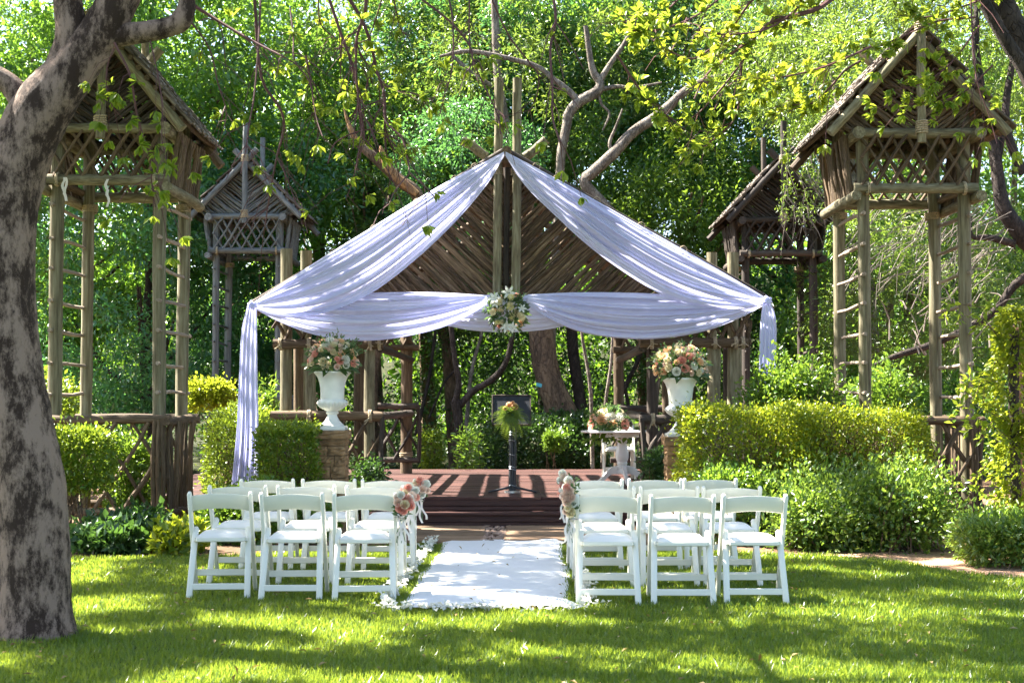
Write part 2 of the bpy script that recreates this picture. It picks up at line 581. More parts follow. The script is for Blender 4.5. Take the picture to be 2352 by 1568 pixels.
def stick_mesh(kind, mat):
    key = (kind, mat.name)
    if key in STICKS:
        return random.choice(STICKS[key])
    res = []
    for k in range(5):
        rr = random.Random(hash((kind == 'pole', k)) % 1000 + k * 17)
        wob, bend, n, m = {'pole': (0.05, 0.12, 12, 9), 'stick': (0.13, 0.55, 7, 6), 'split': (0.22, 0.5, 6, 6)}[kind]
        pts, rad = [], []
        cx = cy = 0.0
        for i in range(m):
            cx += rr.uniform(-bend, bend) * (0 if i in (0, m - 1) else 1)
            cy += rr.uniform(-bend, bend) * (0 if i in (0, m - 1) else 1)
            t = i / (m - 1)
            f = math.sin(math.pi * t)
            pts.append((cx * f, cy * f, t))
            rad.append(1 + rr.uniform(-wob, wob))
        mb = MB()
        vs, fs = [], []
        ph = [1 + rr.uniform(-wob, wob) for _ in range(n)]
        for i in range(m):
            for q in range(n):
                a = 2 * math.pi * q / n
                r = rad[i] * ph[q]
                vs.append(Vector((pts[i][0] + r * math.cos(a), pts[i][1] + r * math.sin(a), pts[i][2])))
        for i in range(m - 1):
            for q in range(n):
                q2 = (q + 1) % n
                fs.append((i * n + q, i * n + q2, (i + 1) * n + q2, (i + 1) * n + q))
        fs.append(tuple(range(n - 1, -1, -1)))
        fs.append(tuple((m - 1) * n + q for q in range(n)))
        mb.add(vs, fs)
        res.append(mb.mesh(kind, mat, True))
    STICKS[key] = res
    return random.choice(res)


def stick(name, a, b, r, mat, parent, kind='stick'):
    a, b = Vector(a), Vector(b)
    d = b - a
    o = bpy.data.objects.new(name, stick_mesh(kind, mat))
    COL.objects.link(o)
    if parent is not None:
        o.parent = parent
        a = a - wloc(parent)
    q = d.to_track_quat('Z', 'Y') @ Quaternion((0, 0, 1), random.uniform(0, 6.28))
    o.matrix_basis = Matrix.LocRotScale(a, q, Vector((r, r, d.length)))
    return o


ROPES = {}


def rope(a, b, r, parent, name='rope_lashing', turns=None, mat=None):
    """rope wound round a pole between two points, r = pole radius"""
    a, b = Vector(a), Vector(b)
    d = b - a
    L = d.length
    rt = 0.011
    turns = turns or max(2, int(L / (rt * 2.0)))
    ax = d.normalized()
    u = ax.orthogonal().normalized()
    w = ax.cross(u)
    pts = []
    n = turns * 14
    for i in range(n + 1):
        t = 2 * math.pi * turns * i / n
        pts.append(a + d * (i / n) + (u * math.cos(t) + w * math.sin(t)) * (r + rt * 0.7))
    return MB().tube(pts, rt, 5).build(name, mat or M['rope'], parent)


def catmull(pts, n):
    pts = [np.array(p, float) for p in pts]
    P = [2 * pts[0] - pts[1]] + pts + [2 * pts[-1] - pts[-2]]
    seg = len(pts) - 1
    out = []
    for i in range(n):
        t = i / (n - 1) * seg
        k = min(int(t), seg - 1)
        f = t - k
        p0, p1, p2, p3 = P[k], P[k + 1], P[k + 2], P[k + 3]
        out.append(0.5 * ((2 * p1) + (-p0 + p2) * f + (2 * p0 - 5 * p1 + 4 * p2 - p3) * f * f + (-p0 + 3 * p1 - 3 * p2 + p3) * f ** 3))
    return np.array(out)


# ------------------------------------------------------------------ leaves
def unit(a):
    return a / np.maximum(np.linalg.norm(a, axis=-1, keepdims=True), 1e-9)


def leaf_mesh(name, P, D, NN, L, W, mat, mid=0.5, fold=0.18, droop=0.15):
    n = len(P)
    D = unit(D)
    S = unit(np.cross(D, NN))
    U = np.cross(S, D)
    L = np.broadcast_to(np.asarray(L, float).reshape(-1, 1), (n, 1))
    W = np.broadcast_to(np.asarray(W, float).reshape(-1, 1), (n, 1))
    v = np.empty((n, 4, 3))
    v[:, 0] = P
    v[:, 1] = P + D * L * mid + S * W * 0.5 + U * W * fold
    v[:, 2] = P + D * L - U * L * droop
    v[:, 3] = P + D * L * mid - S * W * 0.5 + U * W * fold
    idx = np.arange(n)[:, None] * 4
    f = np.concatenate([idx + np.array([[0, 1, 2]]), idx + np.array([[0, 2, 3]])], axis=1).reshape(-1)
    return raw_mesh(name, v.reshape(-1, 3), f, mat)


def raw_mesh(name, v, f, mat):
    me = bpy.data.meshes.new(name)
    nt = len(f) // 3
    me.vertices.add(len(v))
    me.vertices.foreach_set("co", np.ascontiguousarray(v, dtype=np.float32).reshape(-1))
    me.loops.add(len(f))
    me.loops.foreach_set("vertex_index", np.ascontiguousarray(f, dtype=np.int32))
    me.polygons.add(nt)
    me.polygons.foreach_set("loop_start", np.arange(0, nt * 3, 3, dtype=np.int32))
    try:
        me.polygons.foreach_set("loop_total", np.full(nt, 3, dtype=np.int32))
    except Exception:
        pass
    me.update(calc_edges=True)
    me.materials.append(mat)
    return me


def rdir(n, rng=RNG):
    return unit(rng.normal(size=(n, 3)))


def clump_leaves(C, per, cr, rng, up=0.6, down=0.25, flat=0.75):
    """leaves in fluffy clumps around centres C"""
    k = len(C)
    per = int(per)
    n = k * per
    cr = np.repeat(np.broadcast_to(np.asarray(cr, float), (k,)), per)[:, None]
    d = rdir(n, rng)
    r = rng.random((n, 1)) ** 0.45
    off = d * r * cr
    off[:, 2] *= flat
    P = np.repeat(C, per, axis=0) + off
    D = unit(d * 0.8 + rdir(n, rng) * 0.8 + np.array([0, 0, -down]))
    NN = unit(rdir(n, rng) + np.array([0, 0, up]))
    return P, D, NN


def crown_points(nc, radii, rng, hollow=0.45, lobes=5):
    d = rdir(nc, rng)
    ld = rdir(lobes, rng)
    bump = np.max(d @ ld.T, axis=1)
    r = (hollow + (1 - hollow) * rng.random(nc) ** 0.6) * (0.72 + 0.32 * np.clip(bump, 0, 1))
    return d * r[:, None] * np.array(radii)


def crown_mesh(name, radii, nc, per, cr, ll, mat, seed, mid=0.5, ratio=0.42, hollow=0.45, down=0.3):
    rng = np.random.default_rng(seed)
    C = crown_points(nc, radii, rng, hollow)
    P, D, NN = clump_leaves(C, per, cr * (0.6 + 0.7 * rng.random(nc)), rng, down=down)
    L = ll * (0.6 + 0.7 * rng.random(len(P)))
    return leaf_mesh(name, P, D, NN, L, L * ratio, mat, mid)


def hedge(name, label, x0, x1, y0, y1, z0, z1, n, ll, mat, group=None, cat='hedge', rnd=0.25, lump=0.05, loose=0.05, ratio=0.55,
          stems=40, seed=1, taper=0.0, vol=0.3, fr=None):
    """clipped shrub: leaves spread on and under the surface of a rounded box"""
    rng = np.random.default_rng(seed)
    cx, cy = (x0 + x1) / 2, (y0 + y1) / 2
    root = thing(name, label, cat, (cx, cy, 0), group)
    hx, hy, hz = (x1 - x0) / 2, (y1 - y0) / 2, (z1 - z0) / 2
    cz = (z0 + z1) / 2
    # random face of the box, area weighted
    ar = np.array([hy * hz, hy * hz, hx * hz * 1.6, hx * hz * 0.6, hx * hy * 1.3, hx * hy * 0.25])
    f = rng.choice(6, size=n, p=ar / ar.sum())
    q = rng.uniform(-1, 1, size=(n, 3))
    for k, (ax, s) in enumerate(((0, -1), (0, 1), (1, -1), (1, 1), (2, 1), (2, -1))):
        q[f == k, ax] = s
    e = 2.0 / max(rnd, 0.05)
    e = min(e, 16)
    nr = (np.abs(q) ** e).sum(1) ** (1 / e)
    q = q / nr[:, None]
    nrm = unit(np.sign(q) * np.abs(q) ** (e - 1) / np.array([hx, hy, hz]))
    dep = np.abs(rng.normal(size=n)) * loose
    iv = rng.random(n) < vol
    dep[iv] = rng.random(iv.sum()) * 0.8 * min(hx, hy, hz)
    P = q * np.array([hx, hy, hz])
    lf = lump * (np.sin(P[:, 0] * 7 + seed) + np.sin(P[:, 1] * 6 + P[:, 2] * 5 + seed * 2) + np.sin(P[:, 2] * 8 + P[:, 0] * 4)) / 2
    P = P + nrm * (lf - dep)[:, None] + rng.normal(size=(n, 3)) * loose * 0.5
    sh = rng.random(n) < .05
    P[sh] += nrm[sh] * np.abs(rng.normal(size=(sh.sum(), 1))) * .07 + np.array([0, 0, .02])
    if taper:
        tz = np.clip((P[:, 2] + hz) / (2 * hz), 0, 1)
        P[:, :2] *= (1 - taper * (1 - tz))[:, None]
    P = P + np.array([cx, cy, cz])
    P[:, 2] = np.maximum(P[:, 2], 0.02)
    D = unit(nrm * 0.9 + rdir(n, rng) * 0.9 + np.array([0, 0, 0.25]))
    NN = unit(rdir(n, rng) + np.array([0, 0, 0.5]) + nrm * 0.4)
    L = ll * (0.55 + 0.8 * rng.random(n))
    o = link_mesh('foliage', leaf_mesh('foliage', P, D, NN, L, L * ratio, mat), root)
    o['kind'] = 'stuff'
    if stems:
        mb = MB()
        rr = random.Random(seed)
        for i in range(stems):
            a = Vector((rr.uniform(x0 + .1 * hx, x1 - .1 * hx), rr.uniform(y0 + .2 * hy, y1 - .2 * hy), 0.0))
            b = Vector((cx + rr.uniform(-.9, .9) * hx, cy + rr.uniform(-.9, .9) * hy, z1 - rr.uniform(0.05, 0.3) * (z1 - z0)))
            m_ = a.lerp(b, 0.5) + Vector((rr.uniform(-.06, .06), rr.uniform(-.06, .06), 0))
            mb.tube([a, m_, b], [0.009, 0.007, 0.004], 4, False)
        s = mb.build('stems', M['bark_brown'], root)
        s['kind'] = 'stuff'
    return root


# ------------------------------------------------------------------ the ground
def sheet(name, outline, z, mat, kind='structure'):
    me = bpy.data.meshes.new(name)
    me.from_pydata([(x, y, z) for x, y in outline], [], [tuple(range(len(outline)))])
    me.materials.append(mat)
    o = link_mesh(name, me)
    o['kind'] = kind
    return o


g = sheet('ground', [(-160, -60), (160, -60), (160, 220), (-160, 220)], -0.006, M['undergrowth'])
hv, hf = [], []
for j in range(12):
    for i in range(25):
        hx_, hy_ = -96 + 8 * i, 54 + 7 * j
        hv.append((hx_, hy_, -0.5 + 11 * (1 - math.exp(-(hy_ - 54) / 16)) * (1 + .12 * math.sin(hx_ * .09) + .08 * math.sin(hx_ * .21 + 1)) ))
for j in range(11):
    for i in range(24):
        q = j * 25 + i
        hf.append((q, q + 1, q + 26, q + 25))
sky_block_hill = MB().add(hv, hf).build('sky_block_hill', M['undergrowth'])  # rise added to block the bright horizon sky between the trees
sky_block_hill['kind'] = 'structure'
soil = sheet('soil', [(-14, 10.5), (14, 10.5), (14, 27), (-14, 27)], -0.002, M['soil'])
LAWN = [(-9, 4), (9, 4), (8, 11.0), (4.6, 11.45), (3.85, 12.2), (3.45, 13.2), (2.9, 13.6), (1.9, 14.0), (1.0, 14.55), (-1.0, 14.6), (-1.9, 14.1), (-2.8, 13.5),
        (-3.8, 13.4), (-5.5, 13.6), (-9, 13.8)]
lawn = sheet('lawn', LAWN, 0.002, M['turf'])
sheet('far_lawn', [(-14, 15.2), (-5.8, 15.2), (-5.2, 20), (-14, 21)], 0.002, M['turf'])
sheet('dirt_path', [(2.95, 13.62), (3.45, 13.22), (3.85, 12.22), (4.6, 11.47), (8.0, 11.02), (11, 11.5), (11, 13.3), (5.6, 13.2), (4.4, 13.9), (3.6, 13.95)], 0.006, M['redpath'])

AX = lambda y: -0.182 + 0.021 * (y - 10.4)           # centre line of the aisle
CARPET_Y0, CARPET_Y1, CW = 10.05, 14.95, 0.617


def inside_lawn(x, y):
    c = np.zeros(len(x), bool)
    n = len(LAWN)
    for i in range(n):
        (xa, ya), (xb, yb) = LAWN[i], LAWN[(i + 1) % n]
        cond = ((ya > y) != (yb > y)) & (x < (xb - xa) * (y - ya) / (yb - ya + 1e-12) + xa)
        c ^= cond
    return c


def grass():
    n = 400000
    y = 6.6 + (14.8 - 6.6) * RNG.random(n) ** 1.15
    x = (RNG.random(n) * 2 - 1) * (0.40 * y + 0.35)
    k = inside_lawn(x, y + RNG.normal(size=n) * 0.06)
    ax = -0.182 + 0.021 * (y - 10.4)
    k &= ~((np.abs(x - ax) < CW - 0.03 + RNG.normal(size=n) * 0.02) & (y > CARPET_Y0 + 0.03))
    k &= ((x + 3.02) ** 2 + (y - 9.0) ** 2) > 0.245 ** 2
    x, y = x[k], y[k]
    n = len(x)
    tuft = 0.6 + 0.4 * np.sin(x * 9 + np.sin(y * 7)) * np.sin(y * 8 + np.sin(x * 5))
    h = (0.016 + 0.030 * RNG.random(n)) * (0.75 + 0.5 * tuft)
    h *= np.where(RNG.random(n) < 0.015, 1.45, 1.0)
    w = (0.0028 + 0.003 * RNG.random(n)) * (y / 8.0)
    a = RNG.random(n) * 2 * np.pi
    lean = np.abs(RNG.normal(size=n)) * 0.6
    la = RNG.random(n) * 2 * np.pi
    v = np.zeros((n, 3, 3))
    v[:, 0] = np.stack([x - np.cos(a) * w, y - np.sin(a) * w, np.zeros(n)], 1)
    v[:, 1] = np.stack([x + np.cos(a) * w, y + np.sin(a) * w, np.zeros(n)], 1)
    v[:, 2] = np.stack([x + np.cos(la) * lean * h, y + np.sin(la) * lean * h, h], 1)
    o = link_mesh('grass', raw_mesh('grass', v.reshape(-1, 3), np.arange(n * 3), M['grass']))
    o['kind'] = 'stuff'
    o['label'] = 'short green lawn grass in dappled shade before the chairs'


grass()

n = 420
py = RNG.uniform(6.8, 14.2, n)
P = np.stack([(RNG.random(n) * 2 - 1) * (.4 * py + .3), py, .022 + .03 * RNG.random(n)], 1)
P = P[inside_lawn(P[:, 0], P[:, 1])]
n = len(P)
M['l_dead'] = leaf_mat('dead_leaves', [(0.16, 0.09, 0.03), (0.30, 0.20, 0.07), (0.36, 0.28, 0.12)], (0.3, 0.2, 0.05), 0.2)
o = link_mesh('fallen_leaves', leaf_mesh('fallen_leaves', P, unit(rdir(n) * np.array([1, 1, .3])), unit(rdir(n) * .5 + np.array([0, 0, 1])), .03 + .03 * RNG.random(n), .02, M['l_dead'], .55, .2, .15))
o['kind'] = 'stuff'
o['label'] = 'dry brown leaves fallen on the lawn'

# ------------------------------------------------------------------ wooden deck with steps
DZ, DY0, DY1 = 0.33, 17.05, 24.1
deck = bpy.data.objects.new('wooden_deck', None)
COL.objects.link(deck)
deck.location = (0, DY0, 0)
deck['kind'] = 'structure'


def shared_box(name, mat, sx, sy, sz, bev):
    return MB().box((0, 0, 0), (sx, sy, sz), None, bev).mesh(name, mat, False)


PW = 0.145
me_pl = [MB().box((0, 0, 0), (4.6 + 0.0 * k, PW - 0.014, 0.03), None, 0.004).mesh('plank', M['deck'], False) for k in range(2)]
k = 0
y = DY0 + PW / 2
while y < DY1:
    for side in (-1, 1):
        o = bpy.data.objects.new('plank', me_pl[k % 2])
        COL.objects.link(o)
        o.parent = deck
        o.location = (side * 2.303 + (0.35 if k % 3 == 0 else (-0.4 if k % 3 == 1 else 0.0)), y - DY0, DZ - 0.015 + random.uniform(-.0025, .0025))
        o.rotation_euler = (0, 0, random.uniform(-.0012, .0012))
    y += PW
    k += 1
MB().box((0, (DY0 + DY1) / 2 + 0.06, DZ / 2 - 0.03), (8.2, DY1 - DY0 - 0.12, DZ - 0.09)).build('deck_frame', M['dark'], deck, smooth=False)
# two riser boards under the deck edge, then the step
MB().box((AX(17), DY0 + 0.03, 0.262), (4.0, 0.035, 0.075), None, .004).build('riser_board', M['deck'], deck, smooth=False)
MB().box((AX(17), DY0 + 0.035, 0.196), (4.0, 0.03, 0.05), None, .004).build('riser_board', M['deck'], deck, smooth=False)
SX = 1.62
for j in range(2):
    MB().box((AX(16.7), 16.76 + 0.15 * j, 0.155), (2 * SX, 0.142, 0.032), None, .005).build('step_tread', M['deck'], deck, smooth=False)
MB().box((AX(16.7), 16.75, 0.098), (2 * SX - .04, 0.03, 0.078), None, .004).build('riser_board', M['deck'], deck, smooth=False)
MB().box((AX(16.7), 16.757, 0.028), (2 * SX - .04, 0.03, 0.054), None, .004).build('riser_board', M['deck'], deck, smooth=False)

# ------------------------------------------------------------------ paved strip before the step
path = bpy.data.objects.new('paved_path', None)
COL.objects.link(path)
path.location = (AX(15.8), 15.8, 0)
path['kind'] = 'structure'
for cxp, w in ((-1.62, 0.6), (-0.62, 0.80), (0.42, 0.86), (1.42, 0.78)):
    for r, (yy, d) in enumerate(((15.10, 0.50), (15.68, 0.52), (16.30, 0.60))):
        mb = MB().box((0, 0, 0), (w, d, 0.07), None, 0.012)
        o = mb.build('paving_slab', M['paver'], path, False, False)
        o.location = (cxp + random.uniform(-.015, .015), yy - 15.8, -0.002)
        o.rotation_euler = (random.uniform(-.01, .01), random.uniform(-.008, .008), random.uniform(-.02, .02))
mb = MB()
for i in range(900):
    gx = random.choice((-1.14, -0.1, 0.93, 1.98, -2.1)) + random.uniform(-.16, .16)
    gy = random.uniform(14.85, 16.68)
    r = random.uniform(.018, .042)
    c = Vector((AX(15.8) + gx, gy, random.uniform(0.005, 0.02)))
    vs = [c + Vector((a * r * random.uniform(.7, 1.2), b * r * random.uniform(.7, 1.2), e * r * random.uniform(.5, .8))) for a, b, e in
          ((1, 0, 0), (0, 1, 0), (-1, 0, 0), (0, -1, 0), (0, 0, 1), (.75, .75, .5), (-.75, .75, .5), (-.75, -.75, .5), (.75, -.75, .5))]
    mb.add(vs, [(0, 5, 8), (5, 4, 8), (1, 6, 5), (6, 4, 5), (2, 7, 6), (7, 4, 6), (3, 8, 7), (8, 4, 7), (0, 1, 5), (1, 2, 6), (2, 3, 7), (3, 0, 8)])
o = mb.build('pebbles', M['pebble'], path)
o['kind'] = 'stuff'

# ------------------------------------------------------------------ white runner and petals
nx, ny = 14, 60
vs, fs = [], []
for j in range(ny + 1):
    y = CARPET_Y0 + (CARPET_Y1 - CARPET_Y0) * j / ny
    for i in range(nx + 1):
        u = i / nx * 2 - 1
        z = 0.030 + 0.004 * math.sin(y * 5 + u * 2) + 0.003 * math.sin(u * 6 + y * 2.3)
        ed = 0.02 * math.sin(y * 2.1 + (1 if u > 0 else 4)) * abs(u) ** 3
        xx = AX(y) + u * CW + ed
        if j == 0:
            xx += 0.04 * (u < -0.9) * -1
        vs.append((xx, y + (0.03 * math.sin(u * 4) if j == 0 else 0), z - (0.02 if abs(u) > 0.99 else 0)))
for j in range(ny):
    for i in range(nx):
        a = j * (nx + 1) + i
        fs.append((a, a + 1, a + nx + 2, a + nx + 1))
runner = MB().add(vs, fs).build('aisle_runner', M['runner'])
tag(runner, 'white fabric aisle runner laid on the grass between the chairs', 'runner')

n = 1050
side = RNG.integers(0, 2, n) * 2 - 1
py = CARPET_Y0 - 0.05 + (CARPET_Y1 - CARPET_Y0) * RNG.random(n)
pxx = -0.182 + 0.021 * (py - 10.4) + side * (CW + 0.07 + np.abs(RNG.normal(size=n)) * 0.05)
fr = RNG.random(n) < 0.16
py[fr] = CARPET_Y0 - 0.07 - np.abs(RNG.normal(size=fr.sum())) * 0.03
pxx[fr] = -0.19 + RNG.uniform(-1, 1, fr.sum()) * (CW + 0.1)
P = np.stack([pxx, py, 0.035 + 0.03 * RNG.random(n)], 1)
D = unit(rdir(n) * np.array([1, 1, 0.5]))
NN = unit(rdir(n) * 0.7 + np.array([0, 0, 1]))
o = link_mesh('rose_petals', leaf_mesh('rose_petals', P, D, NN, 0.036 + 0.022 * RNG.random(n), 0.034, M['p_white'], 0.6, 0.3, 0.1))
o['kind'] = 'stuff'
o['label'] = 'white rose petals scattered along both edges of the runner'

# ------------------------------------------------------------------ chairs


def chair_mesh():
    """white folding chair: near (rear) feet on y = 0, seat towards +y"""
    parts = []
    hw = 0.2325
    t = 0.034
    # long posts: backrest top to front feet
    def bar(p, q, w, d, taper=1.0):
        p, q = Vector(p), Vector(q)
        ax = (q - p)
        L = ax.length
        ax.normalize()
        xs = Vector((1, 0, 0))
        ys = ax.cross(xs).normalized()
        mb = MB()
        rings = [(-0.0, .55), (0.012, 1.0), (0.5 * L, 1.0), (L - .012, taper), (L, .6 * taper)]
        vs, fs = [], []
        prof = [(-1, -.7), (-.7, -1), (.7, -1), (1, -.7), (1, .7), (.7, 1), (-.7, 1), (-1, .7)]
        for s, k in rings:
            for a, b in prof:
                vs.append(p + ax * s + xs * a * w / 2 * k + ys * b * d / 2 * k)
        for i in range(len(rings) - 1):
            for j in range(8):
                j2 = (j + 1) % 8
                fs.append((i * 8 + j, i * 8 + j2, (i + 1) * 8 + j2, (i + 1) * 8 + j))
        fs.append(tuple(range(7, -1, -1)))
        fs.append(tuple((len(rings) - 1) * 8 + j for j in range(8)))
        return mb.add(vs, fs)
    for s in (-1, 1):
        parts.append(('long_post', bar((s * hw * .97, 0.045, 0.79), (s * hw * .97, 0.43, 0.0), 0.03, 0.048)))
    for s in (-1, 1):
        mb = bar((s * (hw - .018), 0.0, 0.0), (s * (hw - .036), 0.20, 0.52), 0.044, 0.030)
        parts.append(('short_leg', mb))
    # backrest: curved panel with arched top and bottom edges
    mb = MB()
    nn = 14
    vs, fs = [], []
    for i in range(nn + 1):
        u = i / nn * 2 - 1
        x = u * (hw * .97 - .012)
        y = 0.062 - 0.022 * (1 - u * u) - 0.0
        arch = 0.018 * (1 - u * u)
        for (zz, th) in ((0.645, .5), (0.652, 1), (0.755, 1), (0.762, .5)):
            z = zz + arch * (1.0 if zz > .7 else 1.15)
            yy = y + (0.77 - z) * 0.487
            vs.append((x, yy - 0.010 * th, z))
        for (zz, th) in ((0.762, .5), (0.755, 1), (0.652, 1), (0.645, .5)):
            z = zz + arch * (1.0 if zz > .7 else 1.15)
            yy = y + (0.77 - z) * 0.487
            vs.append((x, yy + 0.010 * th, z))
    for i in range(nn):
        for j in range(8):
            j2 = (j + 1) % 8
            fs.append((i * 8 + j, (i + 1) * 8 + j, (i + 1) * 8 + j2, i * 8 + j2))
    fs.append(tuple(range(8)))
    fs.append(tuple(nn * 8 + j for j in range(7, -1, -1)))
    parts.append(('backrest', mb.add(vs, fs)))
    # seat frame and pad
    mb = MB()
    mb.box((0, 0.10, 0.432), (0.36, 0.03, 0.032), None, .006)
    mb.box((0, 0.445, 0.432), (0.40, 0.03, 0.032), None, .006)
    mb.box((-.186, 0.275, 0.432), (0.026, 0.33, 0.032), None, .006)
    mb.box((.186, 0.275, 0.432), (0.026, 0.33, 0.032), None, .006)
    parts.append(('seat_frame', mb))
    mb = MB()
    vs, fs = [], []
    n1, n2 = 10, 10
    for i in range(n1 + 1):
        for j in range(n2 + 1):
            u, v = i / n1 * 2 - 1, j / n2 * 2 - 1
            h = (1 - abs(u) ** 5) * (1 - abs(v) ** 5)
            vs.append((u * .185, .275 + v * .183, .449 + .038 * max(h, 0) ** .5))
    for i in range(n1):
        for j in range(n2):
            a = i * (n2 + 1) + j
            fs.append((a, a + n2 + 1, a + n2 + 2, a + 1))
    parts.append(('seat_pad', mb.add(vs, fs)))
    parts.append(('stretcher', MB().box((0, 0.034, 0.092), (0.395, 0.022, 0.046), None, .004)))
    parts.append(('stretcher', MB().box((0, 0.352, 0.160), (0.42, 0.024, 0.048), None, .004)))
    parts.append(('stretcher', MB().box((0, 0.165, 0.425), (0.33, 0.020, 0.03), None, .004)))
    return parts


CH = [(n_, mb.mesh(n_, M['pad'] if n_ == 'seat_pad' else M['white'], True)) for n_, mb in chair_mesh()]
proto = thing('folding_chair', 'x', 'chair')
for n_, me in CH:
    o = bpy.data.objects.new(n_, me)
    COL.objects.link(o)
    o.parent = proto
first = [True]


def copy_tree(o, parent=None):
    c = o.copy()
    COL.objects.link(c)
    c.parent = parent
    for ch in list(o.children):
        copy_tree(ch, c)
    return c


def place_chair(x, y, rz, label, group='white folding chairs set out in rows', z=0.0):
    o = proto if first[0] else copy_tree(proto)
    first[0] = False
    o.location = (x, y, z)
    o.rotation_euler = (0, 0, rz)
    tag(o, label, 'chair', group)
    return o


rowname = ['row nearest lawn', 'middle row', 'row nearest steps']
LEFT = [[(-2.18, 10.62), (-1.632, 10.53), (-1.085, 10.5)], [(-2.215, 11.47), (-1.655, 11.45), (-1.10, 11.43)], [(-2.14, 12.42), (-1.60, 12.40), (-1.07, 12.36)]]
RIGHT = [[(0.695, 10.31), (1.235, 10.29), (1.765, 10.33)], [(0.742, 11.27), (1.248, 11.29), (1.75, 11.31)], [(0.735, 12.38), (1.25, 12.44), (1.745, 12.5)]]
POSY_CHAIRS = []
for rows, side in ((LEFT, 'left'), (RIGHT, 'right')):
    for r, row in enumerate(rows):
        for k, (x, y) in enumerate(row):
            aisle = (k == 2) if side == 'left' else (k == 0)
            outer = (k == 0) if side == 'left' else (k == 2)
            seat = 'with a posy on its post' if aisle else ('at the outer end' if outer else 'in the middle')
            rz = math.radians(random.uniform(-2.5, 2.5)) + (math.radians(2) if side == 'left' else math.radians(-1))
            place_chair(x, y, rz, f'white chair {seat}, {rowname[r]}, {side} of runner')
            if aisle:
                POSY_CHAIRS.append((x, y, side, r))

# ------------------------------------------------------------------ flowers
ROSE = {}


def rose_mesh(matkey):
    if matkey in ROSE:
        return ROSE[matkey]
    rr = random.Random(5)
    mb = MB()
    for L, (npet, rad, top, flare) in enumerate(((3, .30, .95, .0), (4, .52, .9, .05), (5, .74, .78, .22), (5, .95, .6, .42))):
        for p in range(npet):
            a0 = 2 * math.pi * p / npet + L * .7
            wd = 2 * math.pi / npet * .68
            vs, fs = [], []
            for i in range(4):
                t = i / 3
                for j in range(4):
                    s = j / 3 * 2 - 1
                    a = a0 + s * wd
                    r = rad * (math.sin(math.pi * .5 * min(1, .25 + t)) + flare * t * t) * (1 + .06 * (1 - s * s))
                    z = -.45 + (top + .45) * t - .18 * t * s * s + rr.uniform(-.02, .02)
                    vs.append((r * math.cos(a), r * math.sin(a), z))
            for i in range(3):
                for j in range(3):
                    q = i * 4 + j
                    fs.append((q, q + 1, q + 5, q + 4))
            mb.add(vs, fs)
    ROSE[matkey] = mb.mesh('rose', M[matkey], True)
    return ROSE[matkey]


def mum_mesh(matkey, spikes=34, key='mum'):
    if (key, matkey) in ROSE:
        return ROSE[(key, matkey)]
    rr = random.Random(9)
    mb = MB()
    for i in range(spikes):
        t = (i + .5) / spikes
        el = math.acos(1 - 1.15 * t) if t < .99 else 1.6
        az = i * 2.39996
        d = Vector((math.sin(el) * math.cos(az), math.sin(el) * math.sin(az), math.cos(el)))
        u = d.orthogonal().normalized()
        w = d.cross(u)
        k = .16
        p = d * .15
        mb.add([p, d * .6 + u * k, d * 1.0 + Vector((0, 0, .1)), d * .6 - u * k, d * .6 + w * k * .5], [(0, 1, 4), (1, 2, 4), (2, 3, 4), (3, 0, 4)])
    ROSE[(key, matkey)] = mb.mesh(key, M[matkey], False)
    return ROSE[(key, matkey)]


def lily_mesh():
    if 'lily' in ROSE:
        return ROSE['lily']
    mb = MB()
    for i in range(6):
        a = i * math.pi / 3
        d = Vector((math.cos(a), math.sin(a), 0))
        s = Vector((-math.sin(a), math.cos(a), 0))
        rows = [(0.05, -.25, .05), (.35, .05, .2), (.7, .22, .24), (1.0, .18, .13), (1.2, .02, .01)]
        vs, fs = [], []
        for r, z, w in rows:
            vs += [d * r + s * w + Vector((0, 0, z + .05)), d * r + Vector((0, 0, z)), d * r - s * w + Vector((0, 0, z + .05))]
        for k in range(4):
            for j in range(2):
                q = k * 3 + j
                fs.append((q, q + 1, q + 4, q + 3))
        mb.add(vs, fs)
    ROSE['lily'] = mb.mesh('lily', M['p_white'], True)
    return ROSE['lily']


def put_flower(name, me, p, d, s, parent):
    o = bpy.data.objects.new(name, me)
    COL.objects.link(o)
    o.parent = parent
    q = Vector(d).to_track_quat('Z', 'Y') @ Quaternion((0, 0, 1), random.uniform(0, 6.28))
    o.matrix_basis = Matrix.LocRotScale(Vector(p) - wloc(parent), q, Vector((s, s, s)))
    return o


PAL = ['p_peach', 'p_peach', 'p_blush', 'p_pink', 'p_cream', 'p_cream', 'p_white', 'p_peach', 'p_blush']


